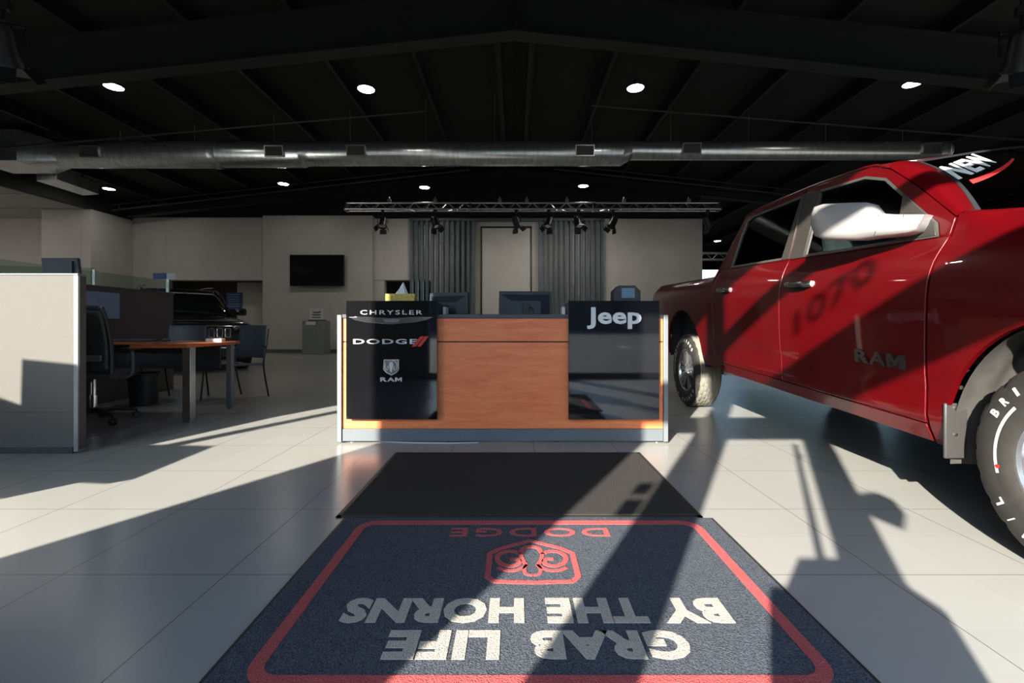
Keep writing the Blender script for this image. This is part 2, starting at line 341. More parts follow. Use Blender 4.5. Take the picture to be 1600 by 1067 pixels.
struct('window_3', MB().box(-11.5, -3.5, WP-.035, WP-.03, .1, 3.62), PLAINGLASS, 'left storefront glazing')
struct('window_4', MB().box(-1.48, -1.07, WP-.035, WP-.03, .1, 2.27).box(-1.48, 10.5, WP-.035, WP-.03, 2.57, 3.64).box(.93, 10.5, WP-.035, WP-.03, .1, 2.27), PLAINGLASS, 'right storefront glazing')
dr = MB()
dr.box(-.87, -.80, y0, y1, 0, 2.27).box(-.165, -.09, y0, y1, 0, 2.27).box(-.80, -.165, y0, y1, 0, .22).box(-.80, -.165, y0, y1, 2.17, 2.27)
struct('door_1', dr, STORE, 'left leaf of the glazed entrance door', smooth=False)
dr = MB()
dr.box(.66, .73, y0, y1, 0, 2.27).box(-.075, .025, y0, y1, 0, 2.27).box(.03, .66, y0, y1, 0, .22).box(.03, .66, y0, y1, 2.17, 2.27)
d2 = struct('door_2', dr, STORE, 'right leaf of the glazed entrance door', smooth=False)
struct('window_5', MB().box(-.80, -.18, WP-.035, WP-.03, .22, 2.17).box(.03, .66, WP-.035, WP-.03, .22, 2.17), PLAINGLASS, 'glass of the entrance doors')
for x, n in ((-.203, 'left'), (.055, 'right')):
    h = MB().tube([(x, WP+.05, .7), (x, WP+.05, 2.05)], .016).box(x-.01, x+.01, WP+.001, WP+.05, .8, .83).box(x-.01, x+.01, WP+.001, WP+.05, 1.9, 1.93)
    tag(h.build('door_pull', ALU), 'vertical bar pull on the %s entrance door leaf' % n, 'door pull')
# numbers and stickers on the glass
nb = MB(); text_on(nb, '1070', lambda u, v, w: (-.27+.40*u, WP-.022+w*.001, 2.74+.17*v), off=.02)
tag(nb.build('house_number', PLASTIC, smooth=False), 'black house number 1070 on the glass above the entrance doors', 'number')
for (a, b, c, d, n) in ((-1.20, -1.11, 1.585, 1.67, 'upper'), (-1.20, -1.10, 1.45, 1.55, 'lower')):
    tag(MB().box(a, b, WP-.028, WP-.024, c, d).build('window_sticker', PLASTIC), '%s of two square stickers on the sidelight glass' % n, 'sticker')
hx = [(.03, 1.58), (.08, 1.60), (.15, 1.60), (.21, 1.55), (.22, 1.46), (.16, 1.38), (.09, 1.42), (.03, 1.46)]
tag(MB().prism(hx, lambda a, b, d: (a, d, b), WP-.028, WP-.022).build('door_sticker', PLASTIC), 'dark sticker on the right entrance door beside the pull', 'sticker')
# outdoors
struct('floor_outside', MB().box(-90, 90, -120, -0.96, -.2, -.1), ASPHALT, 'forecourt asphalt outside')
for i, (a, b, c, h) in enumerate(((-70, -14, -52, 12), (-19, 22, -66, 12), (16, 70, -50, 13.5))):
    o = MB().box(a, b, c-12, c, -.1, h).build('building', FACADE); tag(o, ('low beige building across the forecourt, on the side of the desk chairs', 'lowest building across the forecourt, straight behind the entrance', 'tallest building across the forecourt, on the side of the red pickup')[i], 'building')

# ------------------------------------------------------------------ roof steel
def rafter(Y, label, top_off=0.30, dp=.62):
    t = thing('roof_rafter', label, 'beam', (0, Y, 5.6), 'black roof rafters')
    for s in (-1, 1):
        xe = -12.5 if s < 0 else 14
        def zz(x): return rz(x)-top_off
        m = MB(); m.prism([(0, zz(0)-dp), (xe, zz(xe)-dp), (xe, zz(xe)), (0, zz(0))], lambda a, b, d: (a, d, b), Y-.012, Y+.012); m.build('web', BLACKSTEEL, t)
        m = MB(); m.prism([(0, zz(0)-dp-.015), (xe, zz(xe)-dp-.015), (xe, zz(xe)-dp+.01), (0, zz(0)-dp+.01)], lambda a, b, d: (a, d, b), Y-.13, Y+.13); m.build('lower_flange', BLACKSTEEL, t)
        m = MB(); m.prism([(0, zz(0)), (xe, zz(xe)), (xe, zz(xe)+.02), (0, zz(0)+.02)], lambda a, b, d: (a, d, b), Y-.13, Y+.13); m.build('upper_flange', BLACKSTEEL, t)
    MB().box(-.015, .015, Y-.14, Y+.14, rz(0)-.31-dp, rz(0)-.3).build('splice_plate', BLACKSTEEL, t)
    return t
rafter(7.0, 'nearest sloping black steel roof rafter across the top of the photo')
rafter(14.95, 'farther black steel roof rafter against the gable wall, behind the duct', dp=.22)
pm = [-11.2, -9.7, -8.2, -6.55, -4.95, -3.4, -1.85, -.33, .33, 1.85, 3.4, 4.95, 6.55, 8.2, 9.7, 11.2, 12.7]
for i, x in enumerate(pm):
    m = MB(); z = rz(x)-.02
    m.box(x-.006, x+.006, -.75, 15.4 if x < 6.2 else 27.7, z-.24, z).box(x-.07 if x > 0 else x-.0, x+.0 if x > 0 else x+.07, -.75, 15.4 if x < 6.2 else 27.7, z-.25, z-.238).box(x-.07, x+.07, -.75, 15.4 if x < 6.2 else 27.7, z-.004, z)
    side = 'left' if x < 0 else 'right'
    tag(m.build('roof_purlin', BLACKSTEEL, smooth=False), 'black roof purlin running away from the viewer, purlin %d counted %s from the ridge' % (abs(i-7)+1 if x < 0 else i-7, side), 'beam', 'black roof purlins')

# ------------------------------------------------------------------ ceiling lamps
def lamp(loc, dia, label):
    t = thing('high_bay_lamp', label, 'ceiling lamp', (0,0,0), 'round hanging high bay lamps'); r = dia/2
    MB().lathe([(0, .0), (r*.93, .0), (r*.93, .012), (0, .012)]).build('diffuser', LAMP, t)
    MB().lathe([(r*.94, -.004), (r, -.004), (r, .03), (r*.7, .06), (r*.25, .09), (.03, .10), (.03, .16), (0, .16)], cap=False).build('housing', PLASTIC, t)
    MB().tube([(0, 0, .16), (0, 0, rz(loc[0])-loc[2]-.002)], .006, 6).build('suspension_cable', PIPE, t)
    t.location = loc; return t
LD = [((-6.70, 7.7, 4.90), 'front row hanging lamp, leftmost, above the cubicle'), ((-2.48, 7.7, 4.86), 'front row hanging lamp, second from left, above the tissue box'),
      ((2.02, 7.7, 4.88), 'front row hanging lamp, third from left, above the reception desk end'), ((6.65, 7.7, 4.95), 'front row hanging lamp, rightmost, above the pickup'),
      ((-11.4, 12.95, 4.74), 'back row hanging lamp, leftmost, below the duct beside the side office'), ((-6.5, 12.95, 4.88), 'back row hanging lamp left of the wall television'),
      ((-2.53, 12.95, 4.78), 'back row hanging lamp just above the left part of the lighting truss'), ((1.93, 12.95, 4.82), 'back row hanging lamp, rightmost, above the lighting truss')]
for loc, lb in LD: lamp(loc, .29, lb)
for i, (x, y) in enumerate(((-15.0, 11.5), (-15.2, 8.0), (-17.6, 11.5), (-17.6, 8.0))):
    o = MB().lathe([(0, 0), (.16, 0), (.16, .02), (0, .02)], rotm((x, y, 4.335))).build('office_downlight', LAMP2)
    tag(o, ['round downlight in the office ceiling nearest its back wall, next to the bulkhead', 'round downlight in the office ceiling next to the bulkhead, closer to the viewer', 'round downlight deep in the office near its back wall', 'round downlight deep in the office, closer to the viewer'][i], 'downlight', 'office downlights')
for i, (x, y) in enumerate(((8.8, 20), (10.6, 22.5), (9.2, 25))):
    lamp((x, y, 4.55), .3, ['nearest lamp of the far right bay', 'middle lamp of the far right bay', 'farthest lamp of the far right bay'][i])

# ------------------------------------------------------------------ duct
def lerp_(a, b, t): return a+(b-a)*t
DY = 10.0
def px2x(x, Y=DY): return (x-CX)/F*Y
dt = thing('spiral_air_duct', 'long round galvanised spiral air duct hanging across the showroom ceiling', 'duct', (0, DY, 4.6))
TOP = H+(CY-221)/F*DY
def ductseg(x0, x1, r0, r1, name):
    n = max(2, int((x1-x0)/.055)); prof = []
    for i in range(n+1):
        t = i/n; r = r0+(r1-r0)*t; prof.append((x0+(x1-x0)*t, r))
    vs = []; fs = []; N = 40
    for i, (x, r) in enumerate(prof):
        rr = r+(.006 if i % 2 == 0 else 0); cz = TOP-r
        for k in range(N): a = 2*PI*k/N; vs.append((x, DY+rr*math.cos(a), cz+rr*math.sin(a)))
    for i in range(n):
        for k in range(N): fs.append((i*N+k, i*N+(k+1) % N, (i+1)*N+(k+1) % N, (i+1)*N+k))
    fs += [tuple(range(N)), tuple(n*N+k for k in range(N))]
    return MB().add(vs, fs).build(name, GALV, dt, ang=60)
xs = [px2x(v) for v in (104, 338, 345, 474, 484, 970, 985, 1474)]
ductseg(xs[0], xs[1], .285, .285, 'duct_section'); ductseg(xs[1]-.02, xs[2]+.02, .295, .295, 'duct_collar'); ductseg(xs[2], xs[3], .278, .278, 'duct_section'); ductseg(xs[3], xs[4], .278, .262, 'duct_reducer')
ductseg(xs[4], xs[5], .262, .262, 'duct_section'); ductseg(xs[5], xs[6], .262, .20, 'duct_reducer'); ductseg(xs[6], xs[7], .20, .20, 'duct_section')
ductseg(xs[7], xs[7]+.04, .205, .205, 'end_cap')
cz = TOP-.285
m = MB(); A = []; B = []
for k in range(24):
    a = 2*PI*k/24; c, s_ = math.cos(a), math.sin(a); mxx = max(abs(c), abs(s_))
    A.append((xs[0], DY+.285*c, cz+.285*s_)); B.append((xs[0]-.62, DY+.42*c/mxx, cz+.05+.33*s_/mxx))
m.strip(A, B).build('square_to_round_transition', GALV, dt)
MB().box(xs[0]-1.6, xs[0]-.62, DY-.42, DY+.42, cz-.28, cz+.38).build('rectangular_duct', GALV, dt, bevel=.01)
for px in (159, 439, 563, 911, 1075, 1443):
    x = px2x(px); r = .285 if px < 340 else .278 if px < 480 else .262 if px < 975 else .20; c2 = TOP-r
    M = rotm((x, DY, c2), rx=math.radians(8)); fr = MB()
    w_, h_ = .20, .115; d = -r-.035
    for (a, b, c, e) in ((-w_, w_, h_-.02, h_), (-w_, w_, -h_, -h_+.02), (-w_, -w_+.02, -h_, h_), (w_-.02, w_, -h_, h_)): fr.box(a, b, d, -r*.7, c, e, M)
    g = fr.build('vent_frame', ALU, dt, smooth=False)
    v = MB().box(-w_+.02, w_-.02, d+.02, -r*.7, -h_+.02, h_-.02, M)
    for k in range(7): v.box(-w_+.02, w_-.02, d+.004, d+.02, -h_+.026+k*.026, -h_+.034+k*.026, M)
    v.build('vent_grille', GRILLE, g, smooth=False)
for px in (188, 304, 428, 547, 665, 773, 925, 1048, 1170, 1290, 1410):
    x = px2x(px); MB().tube([(x, DY, TOP-.01), (x, DY, rz(x)-.24)], .009, 6).build('hanger_rod', ALU, dt)
# pipes that follow the roof
def zroof(x, d): return rz(x)-d
t = MB().tube([(-12.5, 9.5, 4.40), (px2x(667, 9.5), 9.5, 5.33), (px2x(667, 9.5), 9.5, rz(1.8)-.01)], .022, 8).build('sprinkler_pipe', PIPE)
tag(t, 'thin dark pipe sloping under the left roof slope just above the duct', 'pipe')
t = MB().tube([(13.9, 9.5, 4.47), (px2x(925, 9.5), 9.5, 5.44), (px2x(925, 9.5), 9.5, rz(1.6)-.01)], .022, 8).build('sprinkler_pipe', PIPE)
tag(t, 'thin dark pipe sloping under the right roof slope just above the duct', 'pipe')
for x0_, x1_, z0_, z1_, lb in ((-12.4, -1.4, 4.45, 5.70, 'slender dark joist sloping in front of the left half of the gable wall'), (13.8, 1.2, 4.35, 5.72, 'slender dark joist sloping in front of the right half of the gable wall')):
    t = MB().tube([(x0_, 14.2, z0_), (x1_, 14.2, z1_)], .03, 8).tube([(x0_, 14.2, z0_+.17), (x1_, 14.2, z1_+.15)], .018, 8)
    for k in range(12): u = k/12+.02; t.tube([(lerp_(x0_, x1_, u), 14.2, lerp_(z0_, z1_, u)), (lerp_(x0_, x1_, u), 14.2, lerp_(z0_, z1_, u)+.17)], .012, 6)
    for u in (.3, .9): t.tube([(lerp_(x0_, x1_, u), 14.2, lerp_(z0_, z1_, u)), (lerp_(x0_, x1_, u), 14.2, rz(lerp_(x0_, x1_, u))-.005)], .012, 6)
    tag(t.build('brace_joist', PIPE), lb, 'joist')
# rectangular branch ducts on the left
r1 = thing('rectangular_branch_duct', 'dull rectangular branch duct under the roof left of the round duct', 'duct', (-10.8, 11.2, 4.3))
MB().prism([(-11.0, 10.6), (-10.4, 10.47), (-10.55, 11.7), (-11.05, 11.8)], lambda a, b, d: (a, b, d), 4.23, 4.5).build('duct_body', GALV, r1, bevel=.01)
for x, y in ((-10.9, 10.75), (-10.9, 11.6)): MB().box(x, x+.03, y, y+.03, 4.501, rz(x)-.003).build('hanger_strap', PIPE, r1)

# ------------------------------------------------------------------ lighting truss
TY = 12.5
tx0, tx1 = px2x(541, TY), px2x(1123, TY); tzt = H+(CY-317)/F*TY; tzb = H+(CY-328)/F*TY
tr = thing('lighting_truss', 'silver triangular lighting truss hanging in front of the slatted back wall', 'truss', (0, TY, tzb))
c = MB()
c.tube([(tx0, TY, tzt), (tx1, TY, tzt)], .024, 8); c.tube([(tx0, TY-.12, tzb), (tx1, TY-.12, tzb)], .024, 8); c.tube([(tx0, TY+.12, tzb), (tx1, TY+.12, tzb)], .024, 8)
c.build('chord', ALU, tr)
br = MB(); n = 44
for i in range(n):
    xa = tx0+(tx1-tx0)*i/n; xb = tx0+(tx1-tx0)*(i+1)/n
    for dy in (-.12, .12):
        br.tube([(xa, TY, tzt), (xb, TY+dy, tzb)] if i % 2 == 0 else [(xa, TY+dy, tzb), (xb, TY, tzt)], .009, 6)
    br.tube([(xa, TY-.12, tzb), (xb, TY+.12, tzb)] if i % 2 else [(xa, TY+.12, tzb), (xb, TY-.12, tzb)], .009, 6)
o = br.build('lacing', ALU, tr); o['kind'] = 'stuff'
for x in (tx0, px2x(735, TY), px2x(928, TY), tx1):
    MB().prism([(TY, tzt+.03), (TY-.15, tzb-.03), (TY+.15, tzb-.03)], lambda a, b, d: (d, a, b), x-.03, x+.03).build('end_plate', ALU, tr)
for px in (608, 680, 781, 823, 886, 975, 1076):
    x = px2x(px, TY); q = MB().box(x-.045, x+.045, TY-.04, TY+.04, tzt+.01, tzt+.10).tube([(x, TY, tzt+.1), (x, TY, tzt+.16)], .02, 8)
    q.build('clamp', ALU, tr)
for px in (600, 708, 860, 1100):
    x = px2x(px, TY); MB().tube([(x, TY, tzt), (x, TY, rz(x)-.003)], .006, 6).build('suspension_wire', PIPE, tr)
def spot():
    t = thing('stage_spotlight', 'x', 'spotlight', (0,0,0), 'stage spotlights under the truss')
    MB().tube([(0, 0, 0), (0, 0, -.14)], .018, 8).box(-.04, .04, -.03, .03, -.05, .020).build('clamp', PLASTIC, t)
    MB().tube([(-.13, 0, -.34), (-.13, 0, -.16), (.13, 0, -.16), (.13, 0, -.34)], .012, 6).build('yoke', PLASTIC, t)
    M = rotm((0, 0, -.34), rx=math.radians(150))
    MB().lathe([(0, -.17), (.07, -.17), (.09, -.12), (.095, .06), (.115, .10), (.115, .13), (.10, .13), (.10, .09), (0, .09)], M, 20).build('lamp_body', PLASTIC, t)
    MB().lathe([(0, .10), (.095, .10), (.095, .108), (0, .108)], M, 20).build('lens', CHROME, t)
    bd = MB()
    for k in range(4):
        Mk = M @ Matrix.Rotation(k*PI/2, 4, 'Z') @ Matrix.Translation((.115, 0, .13)) @ Matrix.Rotation(math.radians(35), 4, 'Y')
        bd.box(-.003, .003, -.09, .09, 0, .12, Mk)
    bd.build('barn_doors', PLASTIC, t); return t
S0 = spot()
SP = [(600, .0, 'spotlight with a bright lens under the far left end of the truss'), (681, .9, 'spotlight hanging in front of the left slats'), (807, 2.4, 'spotlight hanging in front of the framed panel at the centre of the truss'),
      (857, -.6, 'spotlight hanging in front of the right slats near the framed panel'), (903, .3, 'spotlight hanging in front of the middle of the right slats'), (956, -1.2, 'spotlight hanging just right of the right slats'), (1103, 2.0, 'spotlight under the far right end of the truss, at the wall edge')]
for i, (px, a, lb) in enumerate(SP):
    loc = (px2x(px, TY), TY-.12, tzb-.045)
    if i == 0: S0.location = loc; S0.rotation_euler = (0, 0, a); S0['label'] = lb; S1 = S0
    else: dup(S0, loc, a, label=lb)
    wl = bpy.data.lights.new('truss_wall_fill', 'SPOT'); wl.energy = 27; wl.color = (1, .95, .86); wl.spot_size = math.radians(125); wl.spot_blend = 1.0; wl.shadow_soft_size = .09  # wide fill added at each truss spot to brighten the back wall
    wo_ = bpy.data.objects.new('truss_wall_fill', wl); COL.objects.link(wo_); wo_.location = (loc[0], loc[1]+.2, loc[2]-.5); wo_.rotation_euler = Vector((0, 1, -.55)).to_track_quat('-Z', 'Y').to_euler()
# stage lights close under the roof at both upper corners
for (loc, a, lb) in (((-5.55, 5.0, 4.42), 3.6, 'dark stage light at the upper left corner of the photo'), ((5.62, 5.1, 4.42), 2.6, 'dark stage light at the upper right corner of the photo')):
    o = dup(S0, loc, a, label=lb, group='stage lights near the corners'); o.scale = (1.4, 1.4, 1.4)
    tag(MB().tube([(loc[0], loc[1], loc[2]+.0285), (loc[0], loc[1], rz(loc[0])-.2)], .02, 8).build('light_drop_pole', PIPE), 'dark drop pole carrying the stage light, %s corner' % ('left' if loc[0] < 0 else 'right'), 'pole')
# truss deep in the right bay
t = MB()
for dz in (0, .3):
    for dy in (0, .3): t.tube([(6.6, 21+dy, 3.9+dz), (13.8, 21+dy, 3.9+dz)], .03, 6)
for k in range(24): x = 6.6+k*.3; t.tube([(x, 21, 3.9), (x+.3, 21, 4.2)] if k % 2 == 0 else [(x, 21, 4.2), (x+.3, 21, 3.9)], .012, 6)
for x in (7.2, 12.8): t.tube([(x, 21.15, 3.9), (x, 21.15, rz(x)-.003)], .012, 6).box(x-.03, x+.03, 21, 21.3, 4.17, 4.2)
tag(t.build('box_truss', ALU), 'distant box truss in the dark bay beyond the back wall, right side', 'truss')

# ------------------------------------------------------------------ back wall objects
def slats(px0, px1, lb):
    t = thing('slat_screen', lb, 'slat screen', (px2x(px0, 15), 15.0, 0), 'slat screens on the back wall')
    x0, x1 = px2x(px0, 14.98), px2x(px1, 14.98); n = 13
    for i in range(n):
        x = x0+(x1-x0-.088)*i/(n-1); MB().box(x, x+.088, 14.93, 15.06, 0.0, 4.28).build('slat', SLATBLUE, t, smooth=False)
slats(641, 742, 'slate blue vertical slat screen left of the framed wall panel'); slats(842, 943, 'slate blue vertical slat screen right of the framed wall panel')
tag(MB().box(px2x(641, 14.98)-.02, px2x(943, 14.98)+.02, 14.90, 15.08, 4.285, 4.37).build('slat_rail', SLATBLUE), 'long slate blue rail along the top of both slat screens', 'rail')
fx0, fx1, fz = px2x(751, YB), px2x(831, YB), H+(CY-354)/F*YB
fr = thing('framed_wall_panel', 'plain wall panel outlined by a thin black frame between the slat screens', 'panel', (0, YB-.05, 0))
MB().box(fx0, fx0+.05, YB-.06, YB-.004, 0, fz).box(fx1-.05, fx1, YB-.06, YB-.004, 0, fz).box(fx0, fx1, YB-.06, YB-.004, fz-.06, fz).build('frame', PLASTIC, fr, smooth=False)
MB().box(fx0+.05, fx1-.05, YB-.03, YB-.004, 0, fz-.06).build('panel', WALL, fr)
# TV
tv = thing('wall_television', 'large black flat television on the left back wall', 'television', tuple(P3(495, 422, 14.95)))
a = P3(453, 398, 14.95); b = P3(538, 447, 14.95)
MB().box(a.x, b.x, 14.93, 14.99, b.z, a.z).build('casing', PLASTIC, tv, bevel=.008)
MB().box(a.x+.02, b.x-.02, 14.922, 14.929, b.z+.03, a.z-.02).build('screen', TVBLACK, tv)
MB().box(a.x+.5, b.x-.5, 14.99, YB-.12, b.z+.3, a.z-.3).build('wall_bracket', PLASTIC, tv)
# ballot box pedestal
Yp = 14.25; a = P3(472, 501, Yp); b = P3(512, 553, Yp)
pd = thing('ballot_pedestal', 'grey pedestal box under the wall television', 'pedestal', ((a.x+b.x)/2, Yp, 0))
MB().box(a.x, b.x-.12, Yp, Yp+.5, 0, a.z).build('body', GREYBOX, pd, bevel=.006)
MB().box(a.x+.12, a.x+.42, Yp-.008, Yp-.001, a.z-.13, a.z-.03).build('label_plate', WHITE, pd)
tx = MB(); text_on(tx, 'WIN', lambda u, v, w: (a.x+.17+.2*u, Yp-.011+w*.001, a.z-.11+.06*v), off=.02)
cs = thing('table_sign', 'small white sign with dark writing standing on the grey pedestal', 'sign', (a.x+.3, Yp+.2, a.z))
c0 = P3(484, 482, Yp+.15); c1 = P3(505, 500, Yp+.15)
MB().box(c0.x, c1.x, Yp+.14, Yp+.16, a.z, c0.z).build('card', WHITE, cs)
MB().box(c0.x-.02, c1.x+.04, Yp+.08, Yp+.3, a.z, a.z+.03).build('stand', PLASTIC, cs)
m = MB()
for k in range(3): m.box(c0.x+.06+.02*k, c1.x-.07, Yp+.132, Yp+.139, a.z+.09+k*.08, a.z+.115+k*.08)
m.build('printed_lines', NAVYPLASTIC, cs)
MB().tube([(c1.x-.18, Yp+.13, a.z+.24), (c1.x-.06, Yp+.13, a.z+.30)], .01, 6).build('arrow', SIGNBLUE, cs)
# blue notice on passage wall
a = P3(354, 457, YB+.73); b = P3(378, 483, YB+.73)
bs = thing('blue_wall_notice', 'square blue notice with white lines of writing on the passage wall', 'sign', (a.x, YB+.73, b.z))
MB().box(a.x, b.x, YB+.72, YB+.745, b.z, a.z).build('plate', SIGNBLUE, bs)
m = MB()
for k in range(6): m.box(a.x+.06, b.x-.06-.03*(k % 2), YB+.712, YB+.719, a.z-.09-k*.08, a.z-.06-k*.08)
m.build('writing', BLUEPANEL, bs)
a = P3(331, 455, YB+2.18); b = P3(345, 466, YB+2.18)
tag(MB().box(a.x, b.x, YB+2.15, YB+2.19, b.z, a.z).build('dark_wall_picture', PLASTIC), 'small dark rectangular picture on the taupe recess wall', 'picture')
# dim furniture in recess behind the slats
a = P3(600, 445, YB+2.0)
tag(MB().box(-4.2, -3.0, YB+1.7, YB+2.15, 0, 2.2).build('recess_cabinet', UNDER, bevel=.02), 'dark tall cabinet in the recess left of the slats', 'cabinet')

# ------------------------------------------------------------------ reception desk
D = 3.62; S_ = D/F
def dx(px): return (px-CX)*S_
def dz(py, Y=D): return H-(py-CY)*Y/F
dk = thing('reception_desk', 'cherry wood reception desk with grey ends, dark counter and dark grey kickboard', 'desk', (-.09, D, 0))
MB().box(dx(528), dx(535), D-.02, D+.85, 0.012, dz(492)).build('end_panel', LIGHTGREY, dk, bevel=.004)
MB().box(dx(1036), dx(1043), D-.02, D+.85, 0.012, dz(492)).build('end_panel', LIGHTGREY, dk, bevel=.004)
MB().box(dx(535.2), dx(1035.8), D-.008, D+.03, .015, dz(670)).build('kickboard', GREYLAM, dk, bevel=.003)
MB().box(dx(535.3), dx(1035.7), D, D+.03, dz(669.7), dz(535)).build('front_panel', WOOD, dk, bevel=.002)
MB().box(dx(535.3), dx(1035.7), D, D+.03, dz(533.2), dz(497.2)).build('upper_front_panel', WOOD, dk, bevel=.002)
MB().box(dx(535.2), dx(1035.8), D-.012, D+.36, dz(497), dz(491)).build('counter_top', DARKTOP, dk, bevel=.003)
MB().box(dx(536), dx(1035), D+.06, D+.90, .70, .73).build('work_surface', DARKTOP, dk)
MB().box(dx(535.4), dx(1035.6), D+.006, D+.028, dz(534.98), dz(533.22)).build('panel_joint', UNDER, dk, smooth=False)
for x0, x1 in ((541, 686), (888, 1036)):
    MB().box(dx(x0)+.01, dx(x1)-.03, D+.02, D+.38, dz(491)+.001, dz(471)-.004).build('raised_shelf', DARKTOP, dk, bevel=.003)
for px in (548, 700, 870, 1028): MB().lathe([(0, 0), (.018, 0), (.018, .006), (.007, .007), (.007, .018), (0, .018)], rotm((dx(px), D+.03, 0)), 12).build('levelling_foot', CHROME, dk)
PY = D-.05; pxs = PY/F
def qx(px): return (px-CX)*pxs
def qz(py): return H-(py-CY)*pxs
panels = []
for nm, x0, x1, lb in (('l', 541, 683, 'glossy black sign panel with three chrome badges on the desk, left end'), ('r', 888, 1030, 'glossy black sign panel with one big chrome word on the desk, right end')):
    t = thing('desk_sign_panel', lb, 'sign', (qx((x0+x1)/2), PY, qz(655)))
    MB().box(qx(x0), qx(x1), PY-.003, PY+.010, qz(655), qz(470)).build('acrylic_sheet', GLOSSBLACK, t, bevel=.0015)
    for a in (x0+12, x1-12):
        for b in (500, 640): MB().lathe([(0, 0), (.012, 0), (.012, .039), (0, .039)], rotm((qx(a), PY+.0101, qz(b)), rx=-PI/2), 12).build('standoff', CHROME, t)
    panels.append(t)
ZP = PY-.004
def badge(parent, s, x0, y0, x1, y1, m=LETTER, name='lettering', depth=.006, **k):
    b = MB(); text_on(b, s, lambda u, v, w: (qx(x0)+(qx(x1)-qx(x0))*u, ZP-depth/2*(1+w), qz(y1)+(qz(y0)-qz(y1))*v), **k); return b.build(name, m, parent, smooth=False)
badge(panels[0], 'CHRYSLER', 563.5, 484.5, 660.5, 491.5, off=.015, space=1.3)
badge(panels[0], 'DODGE', 552.5, 529.5, 652, 537.5, off=.02, space=1.15)
b_ = MB(); ram_on(b_, lambda u, v, w: (qx(594.5)+(qx(628.5)-qx(594.5))*u, ZP-.003*(1+w), qz(596)+(qz(589.5)-qz(596))*v)); b_.build('lettering', LETTER, panels[0], smooth=False)
badge(panels[1], 'Jeep', 916.5, 480, 1001.5, 514, off=.03, depth=.012, space=1.04)
def poly(parent, pts, m, name, d=.005, off=0):
    return MB().prism(pts, lambda a, b, c: (qx(a), c, qz(b)), ZP-off-d, ZP-off).build(name, m, parent, bevel=.0008)
wing = [(546, 495.5), (570, 494.8), (612, 497), (650, 494.8), (677, 495.5), (668, 499.5), (650, 503.5), (625, 505.5), (612, 506.3), (598, 505.5), (573, 503.5), (555, 500)]
w = poly(panels[0], wing, CHROME, 'wing_emblem')
poly(panels[0], [(598, 498.5), (626, 498.5), (622, 503.8), (602, 503.8)], GREYPLASTIC, 'emblem_centre', .003, .005)
for k in (0, 1): poly(panels[0], [(652+k*8, 541.5), (657.5+k*8, 541.5), (671+k*8-.8, 525.5), (665+k*8-.8, 525.5)] if k == 0 else [(643.5, 541.5), (650, 541.5), (663.5, 525.5), (657, 525.5)], BADGERED, 'red_stripe', .006)
sh = [(600, 561.5), (623.5, 561.5), (623.8, 577), (620, 582.5), (612, 586.5), (604, 582.5), (599.2, 577)]
poly(panels[0], sh, BRUSHED, 'shield_emblem', .005)
sh2 = [((x-611.8)*.86+611.8, (y-573.5)*.88+573.5) for x, y in sh]
poly(panels[0], sh2, GREYPLASTIC, 'shield_field', .002, .005)
rh = MB()
for s in (-1, 1):
    pts = [(611.8+s*v[0], v[1]) for v in ((.4, 564), (4, 564), (8, 566), (9.2, 571), (8.2, 576), (5.2, 577.5), (4.4, 574), (6, 571.5))]
    rh.tube(seg_tube([(qx(a), ZP-.008, qz(b)) for a, b in pts], 4), .0042, 6)
rh.prism([(609.5, 565), (614.2, 565), (615.5, 570), (613.2, 580), (611.8, 582), (610.4, 580), (608.2, 570)], lambda a, b, c: (qx(a), c, qz(b)), ZP-.011, ZP-.006)
rh.build('ram_head', BRUSHED, panels[0])

# items on the desk
zt = dz(471)-.004+.0005
tb = thing('tissue_box', 'yellow tissue box with a white tissue standing up on the desk, left end', 'tissue box', (dx(626), D+.1, zt))
Yt = D+.08; a = P3(602, 456, Yt); b = P3(648, 470, Yt)
MB().box(a.x, b.x, Yt, Yt+.115, zt, zt+.07).build('carton', TISSUEBOX, tb, bevel=.002)
cx_ = (a.x+b.x)/2
tm = MB(); base = [(-.055, 0), (-.02, -.02), (.03, -.018), (.055, .0), (.03, .02), (-.02, .018)]
tm.add([(cx_+p[0], Yt+.055+p[1], zt+.0705) for p in base]+[(cx_+p[0]*.5+.008, Yt+.055+p[1]*.8, zt+.115) for p in base]+[(cx_+.012+p[0]*.07, Yt+.055+p[1]*.2, zt+.165) for p in base],
       [(i, (i+1) % 6, 6+(i+1) % 6, 6+i) for i in range(6)]+[(6+i, 6+(i+1) % 6, 12+(i+1) % 6, 12+i) for i in range(6)]+[(17, 16, 15, 14, 13, 12)])
tm.build('tissue', WHITE, tb)
